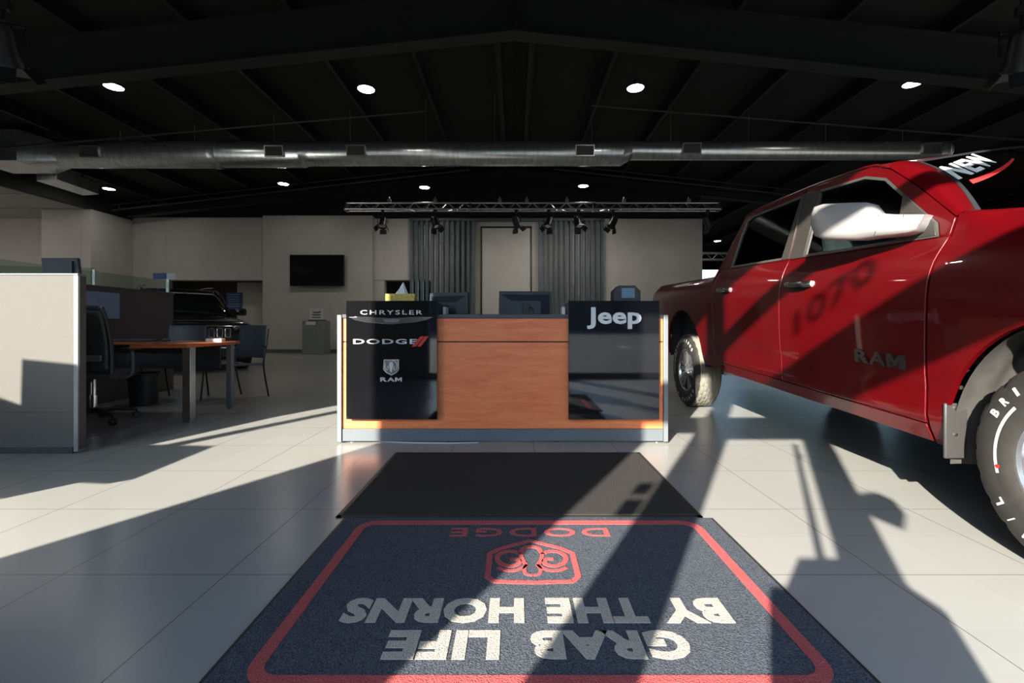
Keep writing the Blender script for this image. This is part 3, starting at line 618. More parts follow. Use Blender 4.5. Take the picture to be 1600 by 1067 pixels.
def monitor(px0, px1, py0, Y, ang, lb, slant=.03):
    w_ = (px1-px0)*Y/F/2/math.cos(ang); xc = ((px0+px1)/2-CX)*Y/F; zb = dz(491)+.001; z1 = H+(CY-py0)*Y/F; z0 = z1-.30
    t = thing('computer_monitor', lb, 'monitor', (xc, Y, .731), 'monitors at the reception desk'); M = rotm((xc, Y, 0), ang)
    MB().prism([(-w_, z0), (w_, z0), (w_-.006, z1), (-w_+.006, z1)], lambda a, b, d: M @ Vector((a, d, b)), 0, .03).build('bezel', NAVYPLASTIC, t, bevel=.003)
    b = MB(); A = [M @ Vector(p) for p in ((-w_*.9, 0, z0+.03), (w_*.9, 0, z0+.03), (w_*.9, 0, z1-.03), (-w_*.9, 0, z1-.03))]; B = [M @ Vector(p) for p in ((-w_*.55, -.05, z0+.07), (w_*.55, -.05, z0+.07), (w_*.55, -.05, z1-.09), (-w_*.55, -.05, z1-.09))]
    b.strip(A, B); b.add(B, [(0, 1, 2, 3)]); b.build('back_shell', NAVYPLASTIC, t, smooth=False)
    MB().prism([(-w_+.012, z0+.014), (w_-.012, z0+.014), (w_-.018, z1-.014), (-w_+.018, z1-.014)], lambda a, b, d: M @ Vector((a, d, b)), .0305, .033).build('screen', TVBLACK, t)
    MB().box(-.03, .03, -.075, -.045, .76, z0+.18, M).build('stand_neck', PLASTIC, t, bevel=.004)
    MB().box(-.12, .12, -.17, .07, .731, .76, M).build('stand_foot', PLASTIC, t, bevel=.006)
    MB().tube([M @ Vector((.02, -.052, z1-.13)), M @ Vector((.06, -.10, z0+.14)), M @ Vector((.09, -.08, z0-.02))], .004, 6).build('cable', PLASTIC, t)
monitor(668, 733, 457, 4.12, -.42, 'back of a slate grey monitor at the reception desk, turned, near the tissue box')
monitor(779, 863, 455, 4.18, .05, 'back of a black monitor at the reception desk, square on, near the desk centre')
# papers
tag(MB().box(dx(686), dx(691), D+.2, D+.34, dz(491)+.0005, dz(478)).build('paper_holder', WHITE), 'small white holder on the counter beside the left sign panel', 'paper holder')
tag(MB().box(dx(882), dx(887.5), D+.2, D+.34, dz(491)+.0005, dz(478)).build('paper_holder', WHITE), 'small white holder on the counter beside the right sign panel', 'paper holder')
tm = thing('payment_terminal', 'black terminal with a blue screen on the desk, behind the right sign panel', 'terminal', (dx(980), D+.2, zt))
Yk = D+.22; q0 = P3(959, 446, Yk); q1 = P3(1001, 469, Yk)
oc = [(q0.x, zt), (q0.x, q0.z-.045), (q0.x+.045, q0.z), (q1.x-.045, q0.z), (q1.x, q0.z-.045), (q1.x, zt)]
MB().prism(oc, lambda a, b, d: (a, d, b), Yk, Yk+.13).build('body', PLASTIC, tm, bevel=.004)
MB().box(q0.x+.065, q1.x-.05, Yk-.004, Yk-.0005, zt+.045, q0.z-.022).build('screen', SCREENBLUE, tm)
MB().box(q0.x+.02, q0.x+.09, Yk-.008, Yk-.0005, zt+.006, zt+.018).build('paper_slot', WHITE, tm)
tag(MB().tube(seg_tube([(dx(590), D+.03, .006), (dx(640), D-.015, .006), (dx(700), D-.03, .006), (dx(748), D-.01, .006)], 6), .004, 6).build('power_cord', WHITE), 'thin white cord lying along the foot of the desk', 'cord')

# ------------------------------------------------------------------ mats
bm1 = MB().box(-.855, .90, 2.215, 3.33, .0005, .009)
t = thing('black_floor_mat', 'plain black entrance mat lying right in front of the reception desk', 'mat', (0, 2.8, 0))
MB().box(-.835, .88, 2.235, 3.31, .001, .011).build('pile', MATBLACK, t); 
e = MB().box(-.86, -.835, 2.215, 3.335, .0005, .006).box(.88, .905, 2.215, 3.335, .0005, .006).box(-.86, .905, 3.31, 3.335, .0005, .006).box(-.86, .905, 2.215, 2.235, .0005, .006)
e.build('rubber_edge', RUBBER, t, smooth=False)
mt = thing('logo_floor_mat', 'navy entrance mat with red border and cream slogan GRAB LIFE BY THE HORNS', 'mat', (.067, 1.6, 0))
mx0, mx1, my0, my1 = -.80, .93, 1.06, 2.19
MB().box(mx0, mx1, my0, my1, .0015, .012).build('pile', MATNAVY, mt)
MB().box(mx0-.015, mx0, my0-.015, my1+.01, .001, .007).box(mx1, mx1+.015, my0-.015, my1+.01, .001, .007).box(mx0, mx1, my0-.015, my0, .001, .007).box(mx0, mx1, my1, my1+.01, .001, .007).build('rubber_edge', RUBBER, mt, smooth=False)
ZM = .0122
def flat_line(pts, wd, closed=False, z=ZM, th=.0018):
    P = [Vector((a, b, 0)) for a, b in pts]; L_, R_ = [], []
    n = len(P)
    for i in range(n):
        d = (P[(i+1) % n]-P[i-1]) if closed else (P[min(i+1, n-1)]-P[max(i-1, 0)]); d.normalize(); q = Vector((-d.y, d.x, 0))*wd/2
        L_.append(P[i]+q+Vector((0, 0, z+th))); R_.append(P[i]-q+Vector((0, 0, z+th)))
    m = MB(); m.strip(L_, R_, closed); l2 = [p-Vector((0, 0, th)) for p in L_]; r2 = [p-Vector((0, 0, th)) for p in R_]
    m.strip(l2, L_, closed); m.strip(R_, r2, closed); return m
def rrect(x0, x1, y0_, y1_, r, n=6):
    out = []
    for (cx, cy, a0) in ((x1-r, y1_-r, 0), (x0+r, y1_-r, PI/2), (x0+r, y0_+r, PI), (x1-r, y0_+r, 1.5*PI)):
        for k in range(n+1): a = a0+PI/2*k/n; out.append((cx+r*math.cos(a), cy+r*math.sin(a)))
    return out
flat_line(rrect(-.695, .83, 1.185, 2.135, .07), .040, True).build('red_border', MATRED, mt)
def mat_text(s, x0, x1, ya, yb, m, name, **k):
    b = MB(); text_on(b, s, lambda u, v, w: (x1-(x1-x0)*u, yb-(yb-ya)*v, ZM+.001+w*.0009), **k); return b.build(name, m, mt, smooth=False)
for wd_, x0_, x1_ in (('BY', .469, .680), ('THE', .101, .419), ('HORNS', -.549, .031)): mat_text(wd_, x0_, x1_, 1.416, 1.545, MATCREAM, 'slogan_word', off=.05, space=1.05)
for wd_, x0_, x1_ in (('GRAB', .046, .502), ('LIFE', -.370, -.042)): mat_text(wd_, x0_, x1_, 1.262, 1.382, MATCREAM, 'slogan_word', off=.05, space=1.05)
mat_text('DODGE', -.285, .417, 1.995, 2.078, MATRED, 'brand_lettering', off=.012, space=1.15)
# ram head emblem, seen upside down from the entrance side
ex, ey = .067, 1.79
def E(a, b): return (ex+a, ey-b)
shd = [E(*p) for p in ((-.165, .115), (-.165, -.06), (-.12, -.10), (0, -.165), (.12, -.10), (.165, -.06), (.165, .115), (.14, .145), (0, .152), (-.14, .145))]
def smooth_loop(p): 
    out = []; n = len(p)
    for i in range(n):
        a = Vector(p[i-1]); b = Vector(p[i]); c = Vector(p[(i+1) % n])
        out += [tuple(b+(a-b)*.14), tuple(b), tuple(b+(c-b)*.14)]
    return out
flat_line(smooth_loop(shd), .022, True).build('emblem_outline', MATRED, mt)
hm = MB()
for s in (-1, 1):
    for pts, wd in (([(.0, -.115), (.03, -.10), (.045, -.06), (.075, -.075), (.115, -.065), (.135, -.025), (.12, .02), (.08, .04), (.05, .02), (.055, -.01), (.085, -.012)], .021),
                    ([(.045, -.06), (.035, .0), (.025, .035), (.06, .07), (.10, .07), (.13, .05)], .017), ([(0, .105), (.025, .095), (.03, .06), (.02, .03)], .014)):
        sp = [(p.x, p.y) for p in seg_tube([(s*a, b, 0) for a, b in pts], 4)]
        q = flat_line([E(a, b) for a, b in sp], wd); hm.add(q.v, q.f)
hm.build('ram_head_emblem', MATRED, mt)

# ------------------------------------------------------------------ cubicle on the left
cb = thing('cubicle_partition', 'tall beige fabric cubicle panel with silver edge at the far left foreground', 'partition', (-4, 3.31, 0))
Yc = 3.31; cx1 = (122-CX)/F*Yc; ctop = H+(CY-427)/F*Yc
MB().box(-6.6, cx1-.035, Yc+.004, Yc+.055, .30, ctop-.012).build('fabric_panel', FABRIC, cb)
MB().box(-6.6, cx1-.035, Yc+.002, Yc+.057, .05, .298).build('base_panel', FABRIC, cb)
MB().box(-6.6, cx1, Yc-.002, Yc+.062, ctop-.012, ctop).build('top_cap', LIGHTGREY, cb, bevel=.002)
MB().box(cx1-.035, cx1, Yc, Yc+.06, .015, ctop-.012).build('edge_post', LIGHTGREY, cb, bevel=.003)
MB().box(cx1+.0005, cx1+.004, Yc+.006, Yc+.058, .03, ctop-.02).build('edge_trim', FABRICD, cb)
MB().box(-6.55, cx1-.05, Yc+.01, Yc+.05, .0, .05).build('raceway', PLASTIC, cb)
# monitor peeking over the panel
Ym = 4.2; a = P3(64, 403, Ym); b = P3(124, 428, Ym)
t = thing('computer_monitor', 'dark monitor peeking over the beige cubicle panel', 'monitor', (a.x+.2, Ym, .74))
MB().prism([(a.x, a.z), (b.x-.02, a.z), (b.x, b.z-.02), (a.x+.02, b.z-.02)], lambda p, q, d: (p, d, q), Ym, Ym+.03).build('bezel', NAVYPLASTIC, t, bevel=.003)
MB().box(a.x+.05, b.x-.05, Ym-.02, Ym, b.z, a.z-.03).build('back_shell', NAVYPLASTIC, t)
MB().box((a.x+b.x)/2-.02, (a.x+b.x)/2+.02, Ym+.0, Ym+.03, .79, b.z).build('monitor_arm', PLASTIC, t)
MB().box((a.x+b.x)/2-.1, (a.x+b.x)/2+.1, Ym-.06, Ym+.12, .761, .79).build('stand_foot', PLASTIC, t)
# inner taupe partition with glass screen
pt = thing('low_taupe_partition', 'taupe fabric partition behind the office chair with a glass screen on top', 'partition', (-4.9, 5.9, 0))
def slab(m, x0, Y0, x1, Y1, z0, z1, th):
    d = Vector((x1-x0, Y1-Y0, 0)).normalized(); n = Vector((-d.y, d.x, 0))*th/2
    A = [Vector((x0, Y0, 0))+n, Vector((x1, Y1, 0))+n, Vector((x1, Y1, 0))-n, Vector((x0, Y0, 0))-n]
    return m.add([p+Vector((0, 0, z0)) for p in A]+[p+Vector((0, 0, z1)) for p in A], [(0, 1, 2, 3), (4, 5, 6, 7), (0, 1, 5, 4), (1, 2, 6, 5), (2, 3, 7, 6), (3, 0, 4, 7)])
slab(MB(), -4.86, 4.6, -4.93, 6.62, .03, 1.36, .06).build('fabric_panel', FABRICD, pt, bevel=.004)
slab(MB(), -4.858, 4.55, -4.932, 6.64, 1.362, 1.385, .065).build('top_cap', FABRICD, pt)
slab(MB(), -4.855, 4.6, -4.925, 6.62, .0, .03, .05).build('foot_rail', PLASTIC, pt)
slab(MB(), -4.84, 5.2, -4.862, 5.75, 1.10, 1.32, .012)
MB().box(-4.823, -4.815, 5.05, 5.62, 1.0, 1.31).build('pale_blue_board', BLUEPANEL, pt)
slab(MB(), -4.87, 3.9, -4.93, 6.6, 1.386, 1.55, .01).build('glass_screen', PARTGLASS, pt)
for Yq in (5.37, 6.5): MB().box(-4.91, -4.88, Yq-.012, Yq+.012, 1.386, 1.57).build('screen_post', ALU, pt)
gs = thing('glass_cubicle_screen', 'long low greenish glass screen above the cubicle, reaching towards the side office', 'glass screen', (-6, 5.1, 0))
slab(MB(), -7.2, 5.0, -4.98, 5.45, 1.30, 1.60, .01).build('pane', PARTGLASS, gs)
slab(MB(), -7.2, 5.0, -4.98, 5.45, 0, 1.298, .05).build('fabric_panel', FABRICD, gs)
# little blue sign on post
a = P3(240, 427, 6.45); b = P3(275, 436, 6.45)
sg = thing('desk_name_sign', 'small blue and white sign on a silver post above the taupe partition', 'sign', (-4.93, 6.45, 1.386))
MB().box(a.x, (a.x+b.x)/2+.03, 6.44, 6.45, b.z, a.z).build('blue_plate', SIGNBLUE, sg); MB().box((a.x+b.x)/2+.031, b.x, 6.44, 6.45, b.z, a.z).build('white_plate', WHITE, sg)
xp = P3(262, 440, 6.45).x; MB().box(xp-.012, xp+.012, 6.452, 6.47, 1.386, a.z).build('post', ALU, sg)
m = MB(); text_on(m, 'Dodge', lambda u, v, w: (a.x+.025+.13*u, 6.438+w*.001, b.z+.02+.045*v), shear=.3); m.build('writing', BLUEPANEL, sg)
# table
tb = thing('office_table', 'cherry topped office table with square grey legs in the cubicle', 'table', (-3.9, 4.7, 0))
TZ = .745
MB().prism([(-4.8, 4.90), (-3.78, 4.86), (-3.60, 4.72), (-3.47, 4.15), (-3.02, 4.25), (-3.02, 4.9), (-3.10, 5.2), (-4.8, 5.2)], lambda a, b, d: (a, b, d), TZ-.03, TZ).build('table_top', TABLEWOOD, tb, bevel=.004)
for (x, y, w_) in ((-3.13, 4.43, .038), (-3.16, 5.12, .028), (-4.7, 4.96, .028), (-4.7, 5.1, .028)):
    MB().box(x-w_, x+w_, y-w_, y+w_, .015, TZ-.0301).box(x-w_*.8, x+w_*.8, y-w_*.8, y+w_*.8, 0, .015).build('leg', BRUSHED if w_ > .03 else LIGHTGREY, tb, bevel=.003)
MB().box(-4.65, -3.28, 5.13, 5.15, .44, TZ-.0301).build('modesty_panel', NAVYPLASTIC, tb)
kb = thing('computer_keyboard', 'black keyboard lying on the cherry office table', 'keyboard', (-4.0, 4.6, TZ))
Mk = rotm((-4.15, 5.03, TZ+.0005), .1)
MB().box(-.22, .22, -.07, .07, 0, .018, Mk).build('case', PLASTIC, kb, bevel=.003)
m = MB()
for i in range(15):
    for j in range(5): m.box(-.21+i*.0282, -.186+i*.0282, -.062+j*.025, -.041+j*.025, .018, .024, Mk)
o = m.build('keys', GREYPLASTIC, kb, smooth=False); o['kind'] = 'stuff'
ms = MB().lathe([(0, 0), (.032, .002), (.034, .015), (.022, .030), (0, .034)], rotm((-3.78, 5.0, TZ+.0005)) @ Matrix.Diagonal((1, 1.5, 1, 1)), 16)
tag(ms.build('computer_mouse', PLASTIC), 'small black mouse beside the keyboard on the cherry table', 'mouse')
cd = thing('business_card_stack', 'white pile of cards at the far corner of the cherry table', 'card stack', (-3.25, 4.95, TZ))
MB().box(-3.30, -3.13, 4.92, 4.99, TZ+.0005, TZ+.035).build('cards', WHITE, cd, bevel=.002)
pp = MB().box(-.12, .12, -.1, .1, 0, .004, rotm((-3.62, 5.05, TZ+.0005), .2)); 
tag(pp.build('paper_sheet', mat('manila_paper', (0.55, 0.38, 0.2), .7)), 'tan folder lying between keyboard and mouse', 'folder')
# guest chairs
def guest_chair():
    t = thing('guest_chair', 'x', 'chair', (0,0,0), 'guest chairs at the cherry table')
    MB().grid(lambda u, v: ((u-.5)*(.50-.04*v), .23+.05*v+.03*(1-(2*u-1)**2), .50+.42*v), 10, 6).build('backrest', NAVYPLASTIC, t, solid=.012, bevel=.004)
    MB().grid(lambda u, v: ((u-.5)*.46, -.22+.44*v, .45-.012*math.sin(PI*u)+.01*math.cos(PI*v)), 8, 8).build('seat', GREYPLASTIC, t, solid=.03, bevel=.006)
    for s in (-1, 1):
        MB().tube(seg_tube([(s*.245, -.25, .0), (s*.245, -.21, .35), (s*.25, -.19, .62), (s*.25, -.12, .67), (s*.25, .15, .67), (s*.25, .25, .64)], 5), .011, 8).build('arm_and_front_leg', PLASTIC, t)
        MB().tube(seg_tube([(s*.24, .30, .0), (s*.245, .22, .40), (s*.245, .26, .66), (s*.235, .30, .88)], 5), .011, 8).build('rear_leg', PLASTIC, t)
    MB().tube([(-.24, .0, .42), (.24, .0, .42)], .01, 8).build('cross_bar', PLASTIC, t)
    return t
g0 = guest_chair(); g0.location = (-4.22, 5.72, 0); g0.rotation_euler = (0, 0, .1); g0['label'] = 'dark guest chair behind the cherry table, the one closer to the taupe partition'
dup(g0, (-3.52, 5.78, 0), -.35, label='dark guest chair at the open table end, in front of the black car')
# office chair
oc = thing('office_chair', 'black mesh office swivel chair seen from behind at the cherry table', 'chair', (-4.0, 4.35, 0))
Mo = rotm((-4.0, 4.38, 0), .30)
def q(x, y, z): return Mo @ Vector((x, y, z))
MB().grid(lambda u, v: q((u-.5)*(.50-.04*v), -.27-.10*v-.04*(1-(2*u-1)**2)+.06*math.sin(PI*v), .50+.56*v), 12, 12).build('backrest_mesh', PLASTIC, oc, solid=.012)
fr_ = [q(s_*.255*(1-.08*v), -.27-.10*v+.06*math.sin(PI*v), .48+.60*v) for s_, v in [(-1, k/8) for k in range(9)]]+[q(s_*.255*.92, -.37, .48+.60) for s_ in (-.5, .5)]+[q(.255*(1-.08*v), -.27-.10*v+.06*math.sin(PI*v), .48+.60*v) for v in [1-k/8 for k in range(9)]]
MB().tube(fr_, .021, 8).build('backrest_frame', PLASTIC, oc)
MB().box(-.22, .22, -.36, -.335, .60, .66, Mo).build('lumbar_bar', GREYPLASTIC, oc, bevel=.01)
MB().grid(lambda u, v: q((u-.5)*.50, -.22+.48*v, .485+.015*math.cos(PI*(u-.5))-.03*max(0, v-.8)), 8, 8).build('seat', SEATCLOTH, oc, solid=.07, bevel=.02)
MB().lathe([(0, .10), (.028, .10), (.028, .26), (.018, .26), (.018, .41), (0, .41)], Mo, 16).build('gas_lift', CHROME, oc)
MB().tube([q(0, -.05, .41), q(0, -.30, .42), q(0, -.34, .62)], .025, 8).build('back_bracket', PLASTIC, oc)
for s in (-1, 1):
    MB().tube(seg_tube([q(s*.20, 0, .42), q(s*.29, 0, .44), q(s*.31, 0, .55), q(s*.31, -.02, .68)], 5), .016, 8).build('arm_support', GREYPLASTIC, oc)
    MB().box(s*.31-.04, s*.31+.04, -.14, .13, .68, .71, Mo).build('armrest', PLASTIC, oc, bevel=.01)
for k in range(5):
    a = 2*PI*k/5+.55; c, s = math.cos(a), math.sin(a)
    MB().tube([q(0, 0, .12), q(.16*c, .16*s, .115), q(.31*c, .31*s, .085)], [.03, .024, .016], 8).build('base_spoke', PLASTIC, oc)
    w_ = MB(); Mw = Mo @ Matrix.Translation((.32*c, .32*s, .032)) @ Matrix.Rotation(a+PI/2, 4, 'Z') @ Matrix.Rotation(PI/2, 4, 'Y')
    w_.lathe([(0, -.028), (.026, -.028), (.031, -.022), (.031, -.006), (.02, -.004), (.02, .004), (.031, .006), (.031, .022), (.026, .028), (0, .028)], Mw, 16)
    w_.tube([q(.32*c, .32*s, .05), q(.32*c, .32*s, .09)], .009, 8); w_.build('caster', PLASTIC, oc)
# waste bin
wb_ = MB().lathe([(0, .0), (.13, .0), (.155, .36), (.165, .36), (.165, .37), (.145, .37), (.12, .012), (0, .012)], rotm((-4.3, 5.35, 0)), 24)
tag(wb_.build('waste_bin', PLASTIC), 'black round waste bin under the cherry table', 'waste bin')

# unseen board, added and shaped to throw the stepped shadow on the cubicle
db = thing('shadow_board', 'large dark unseen board on two posts, added to cast the stepped cubicle shadow, left of the viewer near the windows', 'shadow board', (-4.3, 1.2, 0))
bp = [(-3.16, .75), (-3.57, 1.10), (-4.12, 1.12), (-4.30, 1.64), (-4.70, 1.68), (-4.71, 1.35), (-4.85, 1.40), (-5.6, 1.6), (-5.6, .62), (-3.43, .60), (-3.40, .72), (-3.2, .71)]
MB().prism(bp, lambda a, b, d: (a, d, b), 1.19, 1.21).build('board', GREYPLASTIC, db)
for x in (-5.3, -4.2): MB().box(x-.015, x+.015, 1.19, 1.21, 0, .63).box(x-.02, x+.02, 1.0, 1.4, 0, .02).build('post', PLASTIC, db)
ls = thing('floor_shadow_block', 'grey unseen block added for its floor shadow, just inside the entrance doors', 'stand', (.1, -.45, 0))  # added out of view to cast the lower right floor shadow
MB().box(-.22, .28, -.55, -.40, .02, .97).build('body', GREYPLASTIC, ls, bevel=.01); MB().prism([(-.17, .97), (.2, .97), (.17, 1.07), (-.11, 1.07)], lambda a, b, d: (a, d, b), -.5, -.42).build('header', GREYPLASTIC, ls)
MB().box(-.2, .3, -.6, -.36, 0, .02).build('base', PLASTIC, ls)

# ================================================================== RED PICKUP
XC = 2.97
def lerp(a, b, t): return a+(b-a)*t
def interp(tab, x):
    if x <= tab[0][0]: return tab[0][1]
    for (a, b), (c, d) in zip(tab, tab[1:]):
        if x <= c: return b+(d-b)*(x-a)/(c-a)
    return tab[-1][1]
def smooth_tab(tab, x): 
    if x <= tab[0][0]: return tab[0][1]
    if x >= tab[-1][0]: return tab[-1][1]
    for i in range(len(tab)-1):
        if x <= tab[i+1][0]:
            (x0, y0_), (x1, y1_) = tab[i], tab[i+1]; h = x1-x0; t = (x-x0)/h
            m0 = (y1_-tab[i-1][1])/(x1-tab[i-1][0]) if i > 0 else (y1_-y0_)/h
            m1 = (tab[i+2][1]-y0_)/(tab[i+2][0]-x0) if i+2 < len(tab) else (y1_-y0_)/h
            return (2*t**3-3*t*t+1)*y0_+(t**3-2*t*t+t)*h*m0+(-2*t**3+3*t*t)*y1_+(t**3-t*t)*h*m1
WT = [(.38, .955), (.46, .985), (.54, 1.018), (.62, 1.022), (.70, 1.024), (.76, 1.033), (.90, 1.040), (1.10, 1.042), (1.20, 1.036), (1.28, 1.018), (1.34, .995), (1.40, .966)]
def wd(y, z):
    if z > 1.40: return .966-(z-1.40)*.25
    return smooth_tab(WT, z)
WF = [(.38, .97), (.46, .99), (.54, 1.015), (.70, 1.024), (.90, 1.04), (1.10, 1.042), (1.20, 1.036), (1.28, 1.022), (1.36, .998), (1.42, .965), (1.46, .925), (1.49, .87), (1.50, .845)]
def wf(y, z):
    drop = max(0, 2.1-y)*.12; k = min(1, max(0, (z-.9)/.35)); nose = max(0, 1.15-y)
    kk = min(1, max(0, (y-1.80)/.30)); kk = kk*kk*(3-2*kk)
    return lerp(smooth_tab(WF, z+drop*k), wd(y, z), kk)-nose*nose*.9
WB = [(.38, .97), (.46, .99), (.54, 1.01), (.70, 1.022), (.90, 1.036), (1.10, 1.038), (1.20, 1.030), (1.26, 1.012), (1.30, .99), (1.33, .955)]
def wbz(y, z): return smooth_tab(WB, z+(y-4.6)*.022)
def TZ_(y, z): return z+.05*(y-3.4)
def SPt(side, y, z, w=wd, d=0): return Vector((XC+side*(w(y, z)+d), y, TZ_(y, z)))
def IP(x, y, z): return Vector((x, y, TZ_(y, z)))
truck = thing('pickup_truck', 'ruby red crew cab pickup truck parked on the showroom floor at the right', 'pickup truck', (XC, 3.4, 0))
def panel(name, ylist, zb, zt, nv, side, w=wd, ymod=None, m=RED, rim=.022, parent=None, vpow=1):
    nu = len(ylist)-1; V = []
    for j in range(nv+1):
        for i, y in enumerate(ylist):
            v = (j/nv)**vpow; z = lerp(zb(y), zt(y), v); yy = y+(ymod(z, i/nu) if ymod else 0); V.append(SPt(side, yy, z, w))
    mb = MB(); W_ = nu+1
    mb.add(V, [(j*W_+i, j*W_+i+1, (j+1)*W_+i+1, (j+1)*W_+i) for i in range(nu) for j in range(nv)])
    loop = [i for i in range(W_)]+[j*W_+nu for j in range(1, nv+1)]+[nv*W_+i for i in range(nu-1, -1, -1)]+[j*W_ for j in range(nv-1, 0, -1)]
    A = [V[k] for k in loop]; mb.strip(A, [p+Vector((-side*rim, 0, 0)) for p in A])
    return mb.build(name, m, parent or truck, bevel=.003, ang=40)
def arch(c, rx, base, top):
    def f(y):
        t = (y-c)/rx
        return base if abs(t) >= 1 else base+(top-base)*math.sqrt(1-t*t)
    return f
def alist(y0_, y1_, c, rx, n=14):
    out = [y0_]
    if c-rx-y0_ > .02:
        k = max(1, int((c-rx-y0_)/.08)); out += [lerp(y0_, c-rx, i/k) for i in range(1, k)]
    out += [c-rx*math.cos(PI*i/(2*n)) for i in range(0, 2*n+1)]
    if y1_-c-rx > .02:
        k = max(1, int((y1_-c-rx)/.06)); out += [lerp(c+rx, y1_, i/k) for i in range(1, k)]
    out.append(y1_); return out
yd = lambda z: smooth_tab([(.40, 2.185), (.65, 2.178), (.84, 2.165), (1.05, 2.158), (1.26, 2.146), (1.40, 2.118), (1.50, 2.11)], z)
yr = lambda z: smooth_tab([(.40, 4.33), (.55, 4.37), (.72, 4.46), (.85, 4.49), (1.15, 4.50), (1.40, 4.47)], z)
def lin(a, b, n): return [lerp(a, b, i/n) for i in range(n+1)]
FA = arch(1.57, .525, .43, 1.045); RA = arch(5.33, .53, .45, 1.0)
def ftop(y): return 1.50-max(0, 2.1-y)*.12
doors = {}
for s in (-1, 1):
    panel('front_fender', alist(.80, 2.150, 1.57, .525), FA, ftop, 26, s, wf, ymod=lambda z, u: (yd(z)-2.158)*u**6, vpow=.8)
    for nm, ya, yb, ym in (('front_door', 2.0, 3.355, None), ('rear_door', 3.363, 4.4, None)):
        if nm == 'front_door': f = lambda z, u: (1-u)*(yd(z)+.008-2.0)
        else: f = lambda z, u: u*(yr(z)-.004-4.4)
        doors[nm, s] = panel('door', lin(ya, yb, 14), lambda y: .525, lambda y: 1.402, 30, s, wd, ymod=f)
    panel('cab_corner', lin(0, 1, 3), lambda y: .50, lambda y: 1.38, 24, s, wd, ymod=lambda z, u: -u+lerp(yr(z)+.004, smooth_tab([(.4, 4.36), (.55, 4.41), (.72, 4.51), (.9, 4.565), (1.3, 4.565), (1.4, 4.54)], z), u))
    btop = lambda y: (1.347-(y-4.6)*.022) - (0 if y < 6.33 else .12*((y-6.33)/.12)**2)
    panel('bed_side', alist(4.40, 6.45, 5.33, .53), RA, btop, 24, s, wbz, ymod=lambda z, u: (smooth_tab([(.4, 4.37), (.55, 4.42), (.72, 4.52), (.9, 4.575), (1.4, 4.575)], z)-4.40)*max(0, 1-u*7))
    panel('rocker_panel', lin(2.195, 4.34, 12), lambda y: .435, lambda y: .518, 4, s, wd)
    MB().grid(lambda u, v: SPt(s, lerp(4.60, 6.36, u), btop(lerp(4.6, 6.36, u))+.003, wbz, -.0-.075*v), 16, 2).build('bed_rail_cap', PLASTIC, truck, solid=.006)
# upper door frames, trim, glass
def dens(poly, n=5):
    out = []
    for i in range(len(poly)):
        a, b = poly[i], poly[(i+1) % len(poly)]
        out += [(lerp(a[0], b[0], k/n), lerp(a[1], b[1], k/n)) for k in range(n)]
    return out
def shrink(poly, d):
    cx = sum(p[0] for p in poly)/len(poly); cz_ = sum(p[1] for p in poly)/len(poly); out = []
    n = len(poly)
    for i in range(n):
        a, b, c = Vector(poly[i-1]), Vector(poly[i]), Vector(poly[(i+1) % n])
        e1 = (b-a).normalized(); e2 = (c-b).normalized(); n1 = Vector((-e1.y, e1.x)); n2 = Vector((-e2.y, e2.x))
        if n1.dot(Vector((cx, cz_))-b) < 0: n1 = -n1
        if n2.dot(Vector((cx, cz_))-b) < 0: n2 = -n2
        q_ = (n1+n2); q_ = q_/max(.5, q_.length**2/2) if q_.length > .2 else n1
        out.append((b.x+q_.x*d, b.y+q_.y*d))
    return out
FO = [(2.126, 1.402), (2.118, 1.487), (2.39, 1.704), (2.60, 1.845), (2.745, 1.900), (3.355, 1.918), (3.355, 1.402)]
FI = [(2.170, 1.406), (2.195, 1.476), (2.42, 1.652), (2.60, 1.797), (2.77, 1.853), (3.35, 1.880), (3.35, 1.408)]
RO = [(3.363, 1.402), (3.363, 1.918), (4.08, 1.897), (4.235, 1.862), (4.33, 1.72), (4.455, 1.402)]
RI = [(3.368, 1.410), (3.368, 1.880), (4.06, 1.860), (4.175, 1.83), (4.225, 1.70), (4.275, 1.410)]
